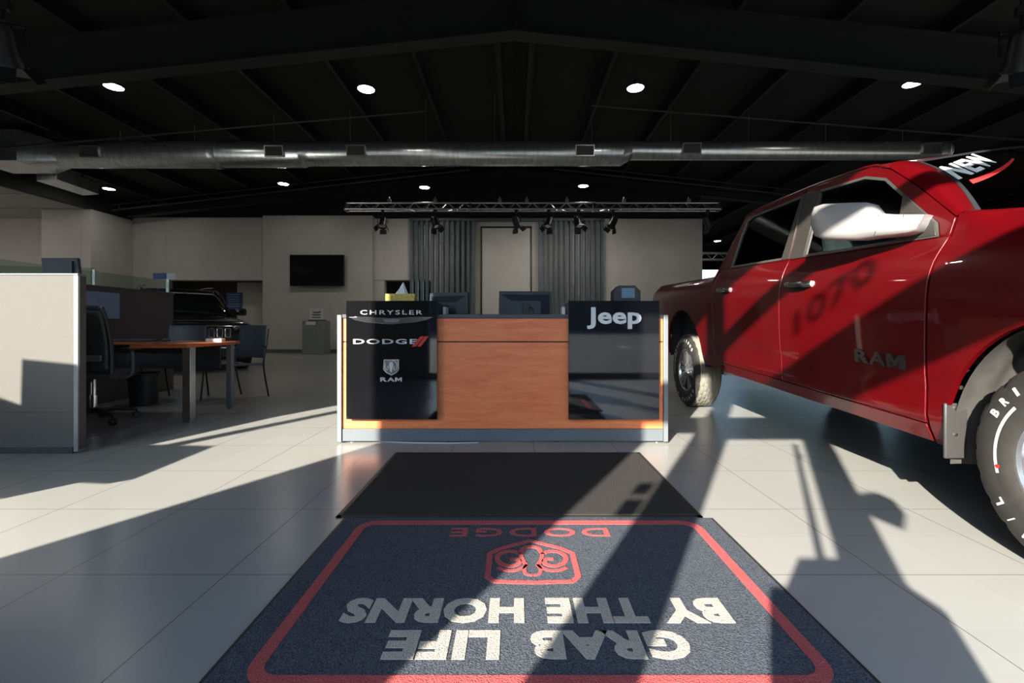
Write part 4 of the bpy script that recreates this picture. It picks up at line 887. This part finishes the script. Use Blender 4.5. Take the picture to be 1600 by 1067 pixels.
for s in (-1, 1):
    for nm, O_, I_, G_, tintm in (('front_door', FO, FI, [(2.21, 1.42), (2.43, 1.42), (3.185, 1.424), (3.175, 1.868), (2.78, 1.842), (2.61, 1.785)], CABGLASS), ('rear_door', RO, RI, None, TINT)):
        dparent = doors[nm, s]
        O2, I2 = dens(O_), dens(I_)
        A = [SPt(s, a, b, wd, 0) for a, b in O2]; B = [SPt(s, a, b, wd, .002) for a, b in I2]
        m = MB(); m.strip(A, B); m.strip(A, [p+Vector((-s*.02, 0, 0)) for p in A]); m.build('window_frame', RED, dparent, bevel=.002)
        inn = dens(shrink(I_, .017)); C_ = [SPt(s, a, b, wd, .006) for a, b in inn]
        m = MB(); m.strip([p+Vector((s*.003, 0, 0)) for p in B], C_); m.strip(C_, [p+Vector((-s*.02, 0, 0)) for p in C_]); m.build('window_trim', TRIM, dparent, bevel=.002)
        if nm == 'front_door': glp = inn
        g = MB(); G = [SPt(s, a, b, wd, -.008) for a, b in inn]; g.add(G, [tuple(range(len(G)))]); g.build('side_window', tintm, dparent, smooth=False, fix=False)
        if nm == 'front_door':
            bp_ = [(3.195, 1.412), (3.185, 1.872), (3.352, 1.884), (3.352, 1.412)]
            MB().add([SPt(s, a, b, wd, .0075) for a, b in bp_]+[SPt(s, a, b, wd, -.02) for a, b in bp_], [(0, 1, 2, 3), (0, 1, 5, 4), (1, 2, 6, 5), (2, 3, 7, 6), (3, 0, 4, 7)]).build('pillar_cover', PILLAR, dparent, bevel=.002)
            sp_ = [(2.19, 1.415), (2.215, 1.482), (2.45, 1.67), (2.42, 1.415)]
            MB().add([SPt(s, a, b, wd, .0085) for a, b in sp_]+[SPt(s, a, b, wd, -.02) for a, b in sp_], [(0, 1, 2, 3), (0, 1, 5, 4), (1, 2, 6, 5), (2, 3, 7, 6), (3, 0, 4, 7)]).build('mirror_sail', PILLAR, dparent, bevel=.002)
        else:
            bp_ = [(3.366, 1.412), (3.366, 1.884), (3.40, 1.885), (3.46, 1.412)]
            MB().add([SPt(s, a, b, wd, .0075) for a, b in bp_]+[SPt(s, a, b, wd, -.02) for a, b in bp_], [(0, 1, 2, 3), (0, 1, 5, 4), (1, 2, 6, 5), (2, 3, 7, 6), (3, 0, 4, 7)]).build('pillar_cover', PILLAR, dparent, bevel=.002)
    # handles
    for (ya, yb, zc_, nm) in ((3.00, 3.29, 1.216, 'front_door'), (4.13, 4.40, 1.205, 'rear_door')):
        m = MB(); path = [SPt(s, lerp(ya, yb, t), zc_, wd, .012+.028*math.sin(PI*min(1, max(0, t*1.15)))**.5 if 0 < t < 1 else .004) for t in lin(0, 1, 10)]
        for p0, p1 in zip(path, path[1:]): pass
        vs = []; n = 10
        for p in path:
            for k in range(n): a = 2*PI*k/n; vs.append(p+Vector((math.cos(a)*.011, 0, math.sin(a)*.021)))
        fs = [(i*n+k, i*n+(k+1) % n, (i+1)*n+(k+1) % n, (i+1)*n+k) for i in range(len(path)-1) for k in range(n)]+[tuple(range(n)), tuple((len(path)-1)*n+k for k in range(n))]
        m.add(vs, fs); m.build('door_handle', mat('handle_chrome', (.42, .42, .41), .22, 1.0), doors[nm, s])
        MB().add([SPt(s, ya+.03+(yb-ya-.06)*(0.5+.5*math.cos(2*PI*k/20)), zc_-.012+.030*math.sin(2*PI*k/20), wd, .0025) for k in range(20)], [tuple(range(20))]).build('handle_recess', PLASTIC, doors[nm, s], smooth=False, fix=False)
    b = MB()
    ram_on(b, lambda u, v, w: SPt(s, (2.605-.325*u) if s < 0 else (2.28+.325*u), .762+.070*v, wd, .007+.006*w))
    b.build('door_badge', mat('badge_dark_chrome', (.16, .17, .17), .25, .9), doors['front_door', s], smooth=False)
    # mirrors
    def MP(px, py, d=0, k=1.0, cz_=None):
        Y = 2.936/((px-CX)/F+.4314); X = (px-CX)/F*Y; z = H-(py-CY)/F*Y
        X += .918*d; Y += .396*d
        if cz_ is not None: z = cz_+(z-cz_)*k
        return Vector((X if s < 0 else 2*XC-X, Y, z))
    prof = [(1266, 352), (1266.5, 334), (1271, 323), (1285, 318.5), (1320, 316.5), (1350, 315.5), (1361, 318), (1367, 326), (1373, 333), (1400, 334.5), (1448, 334.5), (1443, 350), (1437, 361), (1424, 366), (1400, 368.5), (1373, 371), (1345, 375), (1310, 375.5), (1285, 374), (1272, 369)]
    cpx, cpy = 1330, 346
    def ring(d, k):
        return [MP(cpx+(a-cpx)*(k if a < 1380 else 1), (346 if a < 1380 else 350)+(b-(346 if a < 1380 else 350))*k, d) for a, b in prof]
    hd = MB(); RR = [ring(-.035, .55), ring(-.03, .75), ring(-.018, .9), ring(0, .985), ring(.03, 1.0), ring(.075, .97), ring(.085, .9)]
    for a, b in zip(RR, RR[1:]): hd.strip(a, b)
    hd.add(RR[0], [tuple(range(len(prof)))]); hd.add(RR[-1], [tuple(range(len(prof)))])
    mir = hd.build('side_mirror', SATIN, truck, ang=50)
    ms_ = MB(); 
    for p0, p1 in (((1379, 335.5), (1377, 352)), ((1418, 335.5), (1416, 352)), ((1377, 352), (1416, 352)), ((1377, 353), (1371, 370))): ms_.tube([MP(*p0, -.037 if 0 else -.0325), MP(*p1, -.0325)], .0016, 5)
    ms_.build('mirror_seam', PLASTIC, mir, smooth=False)
    mc = MB().strip([MP(a, b, -.008) for a, b in ((1268, 345), (1372, 340))], [MP(a, b, -.008) for a, b in ((1268, 347), (1372, 342))], False); 
    mc.build('mirror_crease', GREYPLASTIC, mir)
# roof
ze = lambda y: smooth_tab([(2.40, 1.735), (2.60, 1.850), (2.745, 1.905), (3.0, 1.918), (3.36, 1.924), (4.08, 1.902), (4.24, 1.868)], y)
zc_f = lambda y: smooth_tab([(2.40, 1.925), (2.80, 1.962), (3.4, 1.975), (4.0, 1.955), (4.26, 1.915)], y)
def roofpt(a, y):
    e = ze(y); x = XC+a*(wd(y, e)-.002); return IP(x, y, lerp(zc_f(y), e+.004, abs(a)**3.0))
def ytop(a): return 2.43+.22*abs(a)**2.2
MB().grid(lambda u, v: roofpt(2*u-1, lerp(ytop(2*u-1), 4.245, v)), 28, 20).build('roof', RED, truck)
# rails on both sides of the roof (door drip edge)
for s in (-1, 1):
    MB().tube([SPt(s, y, ze(y)+.004, wd, -.006) for y in lin(2.62, 4.24, 16)], .009, 6).build('drip_rail', RED, truck)
GA = .84
def wsb(a): return (XC+a*.865, 1.66+.44*abs(a)**2.2, 1.432+.075*abs(a)**2.5)
def WS(a, b, off=0):
    t = roofpt(a*GA, ytop(a*GA)); q_ = wsb(a); q_ = IP(*q_)
    p = t.lerp(q_, b); bow = .035*math.sin(PI*b); return p+Vector((0, -bow-off*.6, bow*.6+off*.8))
MB().grid(lambda u, v: WS(2*u-1, v), 24, 14).build('windshield', CABGLASS, truck)
bd = MB()
for s in (-1, 1): bd.grid(lambda u, v: WS(s*lerp(.985, 1, u), v, .0015), 2, 14)
bd.grid(lambda u, v: WS(2*u-1, lerp(0, .045, v), .0015), 24, 2).grid(lambda u, v: WS(2*u-1, lerp(.975, 1, v), .0015), 24, 2)
bd.build('windshield_border', PLASTIC, truck)
b = MB(); text_on(b, 'NEW', lambda u, v, w: WS(lerp(-.985, -.72, u), lerp(lerp(.56, .28, u), lerp(.27, .06, u), v), .005+.001*w), off=.035, space=1.08); b.build('windshield_lettering', WHITE, truck, smooth=False)
b = MB(); b.grid(lambda u, v: WS(lerp(-.955, -.66, u), .61-.33*u**1.1+(v-.5)*.06*(1-u*.7), .006), 14, 1); b.build('windshield_swoosh', mat('decal_red', (.65, .03, .03), .5), truck)
FOc = [(2.118, 1.487), (2.25, 1.592), (2.39, 1.704), (2.50, 1.778), (2.60, 1.848), (2.66, 1.872)]
for s in (-1, 1):
    def apil(u, v):
        b_ = 1-v; A = WS(s, b_); tt = v*(len(FOc)-1); i = min(int(tt), len(FOc)-2); f = tt-i
        y = lerp(FOc[i][0], FOc[i+1][0], f); z = lerp(FOc[i][1], FOc[i+1][1], f); B = SPt(s, y-.006, z+.004, wd, 0)
        p = A.lerp(B, u); return p+Vector((s*.018*math.sin(PI*u), -.012*math.sin(PI*u), .012*math.sin(PI*u)))
    MB().grid(apil, 8, 20).build('a_pillar', RED, truck)
# hood and cowl
def hoodpt(a, v):
    q_ = wsb(a); y0_ = q_[1]-.09+.02*abs(a); y = lerp(y0_, .80, v); e = ftop(y)
    return IP(XC+a*(.835-max(0, 1.15-y)**2*.9), y, e+.035*(1-a*a)*(1-.3*v)+.012*math.exp(-((abs(a)-.55)/.15)**2)-.05*v**8)
MB().grid(lambda u, v: hoodpt(2*u-1, v), 28, 20).build('hood', RED, truck)
MB().grid(lambda u, v: Vector(IP(*wsb(2*u-1))).lerp(hoodpt(2*u-1, 0), v)+Vector((0, 0, -.018*math.sin(PI*v))), 24, 4).build('cowl_panel', PLASTIC, truck)
def corner_patch(s):
    def f(u, v):
        y = lerp(2.148, 1.70, v); A = SPt(s, min(y, 2.118), ftop(y)+.0, wf, -.002); q_ = wsb(s); B = IP(XC+s*.835, min(y, q_[1]-.06), ftop(y)+.004)
        if y > 2.02: B = B.lerp(IP(q_[0], q_[1]+.004, q_[2]+.004), min(1, (y-2.02)/.06))
        return A.lerp(B, u)+Vector((0, 0, .012*math.sin(PI*u)))
    return f
for s in (-1, 1): MB().grid(corner_patch(s), 5, 16).build('cowl_corner', RED, truck)
w_ = MB()
for a0, a1 in ((-.75, -.05), (.05, .72)): w_.tube([WS(lerp(a0, a1, t), .955-.04*t, .02) for t in lin(0, 1, 8)], .006, 6)
w_.build('wiper', PLASTIC, truck)
# front end
fr = MB(); fr.grid(lambda u, v: IP(XC+(2*u-1)*lerp(.80, .72, v), .80-.10*v-.09*(1-(2*u-1)**2), lerp(1.30, .62, v)), 20, 10).build('front_fascia', RED, truck)
gr = MB().grid(lambda u, v: IP(XC+(2*u-1)*.46, .695-.09*(1-((2*u-1)*.55)**2)+.09-.09*v, lerp(1.22, .82, v)), 14, 4).build('grille', PLASTIC, truck)
b = MB()
for k in range(5): b.tube([IP(XC+t*.46, .68-.09*(1-(t*.55)**2)+.07-.02*k, 1.18-.08*k) for t in lin(-1, 1, 12)], .012, 6)
b.build('grille_bar', CHROME, gr)
for s in (-1, 1):
    MB().prism([(.50, 1.20), (.86, 1.22), (.88, 1.10), (.52, 1.02)], lambda a, b, d: IP(XC+s*a, .80+max(0, a-.5)*.35-d, b), .0, .10).build('headlight', mat('headlight_lens', (.5, .5, .52), .08, .5), truck, bevel=.01)
MB().grid(lambda u, v: IP(XC+(2*u-1)*.98, .62+.20*abs(2*u-1)**3-.05*math.sin(PI*v), lerp(.70, .44, v)), 20, 8).build('front_bumper', CHROME, truck, solid=.02)
# cab back, bed, tailgate, rear bumper
def backpt(a, v):
    z = lerp(.55, 1.868, v); y = smooth_tab([(.5, 4.50), (.9, 4.565), (1.35, 4.56), (1.53, 4.46), (1.86, 4.25)], z); w__ = min(wd(y, z), wd(y, z))-.003; return IP(XC+a*w__, y-.0, z)
MB().grid(lambda u, v: backpt(2*u-1, v), 16, 16).build('cab_back', RED, truck)
MB().grid(lambda u, v: backpt((2*u-1)*.72, lerp(.66, .96, v))+Vector((0, .006, 0)), 8, 6).build('rear_window', TINT, truck)
for s in (-1, 1):
    def cp(u, v):
        z = lerp(1.39, 1.868, v); B = backpt(s, (z-.55)/(1.868-.55)); tabr = [(1.40, 4.461), (1.72, 4.336), (1.862, 4.241)]; A = SPt(s, interp(tabr, z), z, wd, 0); return A.lerp(B, u)
    MB().grid(cp, 2, 10).build('c_pillar', RED, truck)
bx0, bx1 = XC-.86, XC+.86
bb = MB(); bb.box(bx0, bx1, 4.60, 6.42, .80, .82); bb.box(bx0-.01, bx0, 4.60, 6.42, .80, 1.36).box(bx1, bx1+.01, 4.60, 6.42, .80, 1.36).box(bx0, bx1, 4.59, 4.60, .80, 1.36); bb.build('bed_liner', PLASTIC, truck)
MB().box(XC-.80, XC+.80, 6.42, 6.48, .80, 1.43).build('tailgate', RED, truck, bevel=.015)
for s in (-1, 1):
    MB().box(min(XC+s*.81, XC+s*.97), max(XC+s*.81, XC+s*.97), 6.43, 6.475, 1.0, 1.42).build('tail_lamp', REDGLASS, truck, bevel=.01)
    MB().box(min(XC+s*.81, XC+s*.97), max(XC+s*.81, XC+s*.97), 6.43, 6.465, .62, .998).build('bed_corner', RED, truck, bevel=.01)
MB().box(XC-.98, XC+.98, 6.46, 6.66, .52, .74).build('rear_bumper', CHROME, truck, bevel=.03)
# underside and interior
un = MB()
for s in (-1, 1): un.box(XC+s*.45-.05, XC+s*.45+.05, .9, 6.4, .42, .56)
un.box(XC-.94, XC+.94, 2.2, 4.5, .50, .53).box(XC-.5, XC+.5, 1.0, 2.1, .45, .9).box(XC-.8, XC+.8, 4.6, 6.4, .62, .78)
un.tube([(XC-.75, 5.27, .41), (XC+.75, 5.27, .41)], .05, 10).tube([(XC-.75, 1.57, .41), (XC+.75, 1.57, .41)], .04, 10)
un.build('chassis', UNDER, truck, smooth=False)
MB().tube(seg_tube([(XC-.35, 2.4, .40), (XC-.35, 4.2, .40), (XC-.62, 4.9, .42), (XC-.70, 6.2, .45)], 5), .035, 10).build('exhaust_pipe', BRUSHED, truck)
MB().box(XC-.93, XC-.60, 4.44, 4.50, .44, .50).tube([(XC-.90, 4.38, .46), (XC-.90, 4.38, .53)], .02, 8).tube([(XC-.93, 4.45, .47), (XC-.93, 4.36, .47)], .018, 8).build('bed_mount_bracket', BRUSHED, truck)
inte = MB(); 
inte.box(XC-.80, XC+.80, 1.85, 2.2, 1.14, 1.38)
it = inte.build('dashboard', PLASTIC, truck, bevel=.05)
for (yy, xs_) in ((2.75, (-.45, .45)), (3.75, (-.45, .45))):
    for xx in xs_:
        st = MB().box(XC+xx-.27, XC+xx+.27, yy-.05, yy+.5, .75, .98).build('seat', SEATCLOTH, truck, bevel=.05)
        MB().prism([(yy+.42, .95), (yy+.56, .95), (yy+.70, 1.58), (yy+.60, 1.60)], lambda a, b, d: (d, a, b), XC+xx-.25, XC+xx+.25).build('seat_back', SEATCLOTH, st, bevel=.04)
        MB().box(XC+xx-.13, XC+xx+.13, yy+.60, yy+.70, 1.60, 1.78).build('head_rest', SEATCLOTH, st, bevel=.03)
MB().tube([(XC+.42+.17*math.cos(2*PI*k/20), 2.34-.06*math.sin(2*PI*k/20), 1.28+.16*math.sin(2*PI*k/20)) for k in range(20)], .014, 6, closed=True).build('steering_wheel', PLASTIC, truck)
MB().box(XC-.9, XC+.9, 2.2, 4.5, .70, .74).build('cabin_floor', PLASTIC, truck)
# wheel liners
for s in (-1, 1):
    for (c_, rx_, base_, top_, nm) in ((1.57, .53, .36, 1.05, 'f'), (5.33, .535, .42, 1.005, 'r')):
        def lfn(u, v, c_=c_, rx_=rx_, base_=base_, top_=top_):
            th = PI*u; y = c_+rx_*math.cos(th)*(1+.02*v); z = base_+(top_-base_)*abs(math.sin(th))**.9+.03*math.sin(PI*min(1, v*1.1))*math.sin(th)
            rib = .012*math.sin(v*18)*math.sin(PI*v); y += rib*(1 if math.cos(th) > 0 else -1)
            return IP(XC+s*lerp(.985, .56, v), y, z)
        MB().grid(lfn, 32, 18).add([], []).build('wheel_liner', LINER if nm == 'f' else UNDER, truck)
        MB().add([IP(XC+s*.56, c_+rx_*math.cos(PI*k/24), base_+(top_-base_)*math.sin(PI*k/24)) for k in range(25)], [tuple(range(25))]).build('inner_wheel_house', UNDER, truck, smooth=False)
    # mud flap with screws
    fl_ = MB().box(min(XC+s*1.03, XC+s*.93), max(XC+s*1.03, XC+s*.93), 2.075, 2.09, .325, .575).build('mud_flap', mat('mud_flap_plastic', (.045, .042, .04), .5), truck, bevel=.006)
    sc_ = MB()
    for z in (.555, .435): sc_.lathe([(0, 0), (.008, 0), (.008, .004), (0, .006)], rotm((XC+s*.985, 2.0745, z), rx=PI/2), 10)
    sc_.build('flap_screw', BRUSHED, fl_)
    sc_ = MB()
    for y, z in ((2.03, .80), (1.93, .93), (2.055, .70)): sc_.lathe([(0, 0), (.009, 0), (.009, .006), (0, .008)], rotm((XC+s*.985, y-.004, z-.05), rx=PI/2), 10)
    sc_.build('liner_screw', BRUSHED, truck)
# wheels
TREAD = mat('sunlit_dusty_tread', (0.24, 0.22, 0.185), .8, var=.12)  # rear treads only: dust tone made paler to stand for direct sun
def wheel(side, yc, steer=0.0):
    R = .41; xo = XC+side*1.025          # outer sidewall plane
    M = Matrix.Translation((xo-side*.275, yc, R)) @ Matrix.Rotation(steer, 4, 'Z') @ Matrix.Rotation(side*PI/2, 4, 'Y')
    N = 120
    rp = [(0, .20), (.045, .20), (.06, .218), (.205, .212), (.212, .205), (.214, .02), (.226, .008), (.238, .01), (.238, .02), (.224, .03), (.222, .235), (.228, .252), (.240, .257), (.243, .250), (.236, .244)]
    barrel = MB().lathe([(.236, .250), (.241, .257), (.234, .258), (.222, .250), (.214, .225), (.208, .10), (.208, .02), (.238, .015), (.238, .245)], M, 48, closed=True)
    for k in range(6):
        a = 2*PI*k/6+.3
        def sp(r, h, t): return M @ Vector((r*math.cos(a)-t*math.sin(a), r*math.sin(a)+t*math.cos(a), h))
        st = [(.030, .034, .235), (.08, .036, .238), (.14, .040, .236), (.195, .050, .238), (.222, .066, .240)]
        V = []
        for r, hw, h in st: V += [sp(r, h-.055, -hw*.8), sp(r, h-.006, -hw), sp(r, h+.004, -hw*.72), sp(r, h-.006, 0), sp(r, h+.004, hw*.72), sp(r, h-.006, hw), sp(r, h-.055, hw*.8)]
        n = 7; barrel.add(V, [(i*n+j, i*n+(j+1) % n, (i+1)*n+(j+1) % n, (i+1)*n+j) for i in range(len(st)-1) for j in range(n)]+[tuple(range(n)), tuple((len(st)-1)*n+j for j in range(n))])
    barrel.lathe([(0, .19), (.07, .19), (.075, .235), (.05, .242), (0, .242)], M, 24)
    w_ = barrel.build('wheel_rim', ALLOY, truck, ang=30)
    MB().lathe([(0, .2421), (.034, .2421), (.032, .250), (0, .252)], M, 20).build('hub_cap', GREYPLASTIC, w_)
    nt_ = MB()
    for k in range(6): a = 2*PI*k/6; nt_.lathe([(0, 0), (.009, 0), (.008, .018), (0, .02)], M @ Matrix.Translation((.056*math.cos(a), .056*math.sin(a), .24)), 8)
    nt_.build('lug_nuts', CHROME, w_)
    MB().lathe([(.05, .10), (.185, .10), (.185, .12), (.05, .12)], M, 32, closed=True).build('brake_disc', GREYPLASTIC, w_)
    prof = [(.232, .03), (.236, .015), (.26, .002), (.31, -.003), (.36, .003), (.392, .018), (.404, .030), (.408, .045)]
    tread = []
    for h0, h1 in ((.045, .073), (.085, .120), (.130, .150), (.160, .190), (.202, .230)): tread += [(.400, h0-.0005), (.410, h0+.002), (.410, h1-.002), (.400, h1+.0005)]
    prof = prof[:-1]+tread+[(.404, .245), (.392, .257), (.375, .268), (.362, .270), (.357, .2725), (.31, .276), (.30, .2745), (.293, .2755), (.262, .270), (.240, .258), (.236, .25)]
    js = [j for j, (r, h) in enumerate(prof) if r > .399]
    js2 = [j for j, (r, h) in enumerate(prof) if .39 < r < .4085]
    def rmod(j, k):
        r, h = prof[j]
        if r > .405 and (k+j//4*2) % 5 == 0: return -.006
        if .39 < r < .405 and (h > .24 or h < .035) and k % 5 in (0,): return -.009
        return 0
    ty_ = MB().lathe(prof, M, N, closed=True, rmod=rmod).build('tyre', RUBBER, w_, ang=28)
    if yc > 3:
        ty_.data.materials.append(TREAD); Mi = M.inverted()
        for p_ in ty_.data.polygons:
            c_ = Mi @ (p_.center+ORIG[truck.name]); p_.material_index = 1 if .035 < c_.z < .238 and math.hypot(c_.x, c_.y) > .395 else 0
    def arcword(word, start, step, r, hgt, out=1):
        for i, ch in enumerate(word):
            if ch == ' ': continue
            phi = math.radians(start+i*step); ww = hgt*(.75 if ch not in 'I/' else .35)
            def f(u, v, w, phi=phi, ww=ww):
                rr = r+(v-.5)*hgt; t = (u-.5)*ww; a = phi+t/rr*1.0
                # clockwise from the top as seen from outside
                ys = -rr*math.sin(a) if side < 0 else rr*math.sin(a)
                loc = Vector((0, ys, rr*math.cos(a))); hh = .2775-.0045*((rr-.31)/.05)**2*1.0+.0008*w
                P_ = Matrix.Rotation(steer, 4, 'Z') @ Vector((side*hh, loc.y, loc.z))
                return Vector((xo-side*.275, yc, R))+P_
            lt = MB(); text_on(lt, ch, f, off=.03); lt.build('tyre_letter', TYREWHITE, w_, smooth=False)
    if side < 0: arcword('BRIDGESTONE', 299, 10.5, .338, .034); arcword('DUELER H/L', 128, 12, .338, .034)
    MB().grid(lambda u, v: Vector((xo-side*.275, yc, R))+Vector((side*.2772, (-1 if side < 0 else 1)*(.288+.012*v)*math.sin(math.radians(lerp(255, 312, u))), (.288+.012*v)*math.cos(math.radians(lerp(255, 312, u))))), 24, 1).build('sidewall_stripe', TYREWHITE, w_)
    MB().lathe([(0, .2765), (.008, .2765), (.008, .2785), (0, .2785)], M @ Matrix.Translation((-.05, .285, 0)) if side < 0 else M, 12).build('red_dot', BADGERED, w_)
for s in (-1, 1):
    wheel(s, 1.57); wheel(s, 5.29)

# ================================================================== BLACK SUV
suv = thing('black_suv', 'black sport utility vehicle parked behind the cubicle, nose towards the viewer', 'car', (-5.85, 8.65, 0))
R2_ = math.sqrt(.5); MS = Matrix(((-R2_, -R2_, 0, -5.85), (R2_, -R2_, 0, 8.65), (0, 0, 1, 0), (0, 0, 0, 1)))
def loft(mb, secs, p=.32, n=28, M=MS):
    V = []
    for (s_, hw, zb, zt_) in secs:
        for k in range(n):
            a = 2*PI*k/n; c, si = math.cos(a), math.sin(a)
            V.append(M @ Vector((s_, hw*math.copysign(abs(c)**p, c), (zb+zt_)/2+(zt_-zb)/2*math.copysign(abs(si)**p, si))))
    m_ = len(secs); return mb.add(V, [(i*n+k, i*n+(k+1) % n, (i+1)*n+(k+1) % n, (i+1)*n+k) for i in range(m_-1) for k in range(n)]+[tuple(range(n)), tuple((m_-1)*n+k for k in range(n))])
loft(MB(), [(0, .76, .34, .82), (.03, .82, .28, .93), (.10, .88, .24, .985), (.25, .92, .22, 1.02), (.6, .95, .22, 1.06), (1.2, .96, .22, 1.11), (1.45, .965, .22, 1.125), (2.5, .97, .22, 1.14), (4.3, .95, .26, 1.15), (4.7, .90, .36, 1.10), (4.8, .80, .45, .98)]).build('body', DARKPAINT, suv, sub=1, ang=60)
loft(MB(), [(1.28, .76, 1.08, 1.12), (1.45, .76, 1.08, 1.25), (1.95, .71, 1.08, 1.60), (2.15, .70, 1.08, 1.68), (3.0, .68, 1.08, 1.72), (3.9, .68, 1.08, 1.70), (4.3, .69, 1.08, 1.52), (4.65, .74, 1.08, 1.14)], .42).build('windows', TVBLACK, suv, ang=60)
loft(MB(), [(1.97, .60, 1.60, 1.63), (2.15, .665, 1.62, 1.71), (3.0, .67, 1.66, 1.765), (3.9, .66, 1.65, 1.735), (4.3, .62, 1.52, 1.56)], .5).build('roof', DARKPAINT, suv, ang=60)
for s in (-1, 1):
    MB().tube([MS @ Vector(p) for p in ((1.30, s*.765, 1.12), (1.98, s*.70, 1.62), (2.2, s*.675, 1.70))], .028, 8).build('windscreen_pillar', DARKPAINT, suv)
    MB().tube([MS @ Vector(p) for p in ((1.45, s*.80, 1.145), (2.5, s*.80, 1.16), (4.2, s*.79, 1.17))], .010, 6).build('belt_trim', CHROME, suv)
    MB().tube([MS @ Vector(p) for p in ((2.2, s*.62, 1.765), (3.0, s*.62, 1.80), (3.9, s*.60, 1.765))], .014, 8).build('roof_rail', DARKPAINT, suv)
    mr = MB(); loft(mr, [(1.52, .06, 1.16, 1.27), (1.56, .11, 1.13, 1.30), (1.66, .11, 1.13, 1.30), (1.70, .07, 1.16, 1.27)], .6, 16, MS @ Matrix.Translation((0, s*1.04, 0))); mr.build('side_mirror', DARKPAINT, suv)
    hl = MB().prism([(.50, .90), (.84, .92), (.86, .84), (.52, .82)], lambda a, b, d: MS @ Vector((.02+d+(a-.5)*.28, s*a, b)), -.03, .1); hl.build('headlight', mat('suv_headlight', (.55, .56, .58), .1, .7), suv, bevel=.01)
    MB().prism([(.52, .50), (.78, .52), (.78, .44), (.52, .44)], lambda a, b, d: MS @ Vector((.02+d+(a-.5)*.28, s*a, b)), -.02, .1).build('fog_lamp', CHROME, suv, bevel=.01)
for k in range(7):
    c_ = (k-3)*.135; MB().prism([(c_-.048, .68), (c_-.052, .86), (c_+.052, .86), (c_+.048, .68)], lambda a, b, d: MS @ Vector((-.018+d+.05*a*a, a, b)), -.012, .06).build('grille_slot', CHROME, suv, bevel=.006)
    MB().prism([(c_-.034, .695), (c_-.038, .845), (c_+.038, .845), (c_+.034, .695)], lambda a, b, d: MS @ Vector((-.032+d+.05*a*a, a, b)), -.004, .0).build('slot_mesh', PLASTIC, suv)
MB().box(-.02, .03, -.55, .55, .32, .46, MS).build('lower_grille', PLASTIC, suv, bevel=.01)
MB().box(-.035, -.005, -.60, .60, .475, .495, MS).build('bumper_trim', CHROME, suv)
for yy in (.85, 3.75):
    for s in (-1, 1):
        Mw = MS @ Matrix.Translation((yy, s*.75, .37)) @ Matrix.Rotation(-s*PI/2, 4, 'X')
        t_ = MB().lathe([(.24, .0), (.33, .0), (.37, .03), (.37, .20), (.33, .235), (.24, .225)], Mw, 40, closed=True).build('tyre', RUBBER, suv)
        r_ = MB().lathe([(0, .18), (.06, .21), (.10, .19), (.235, .20), (.24, .225), (.25, .23), (.25, .1), (0, .1)], Mw, 32)
        r_.build('wheel_rim', ALLOY, suv)
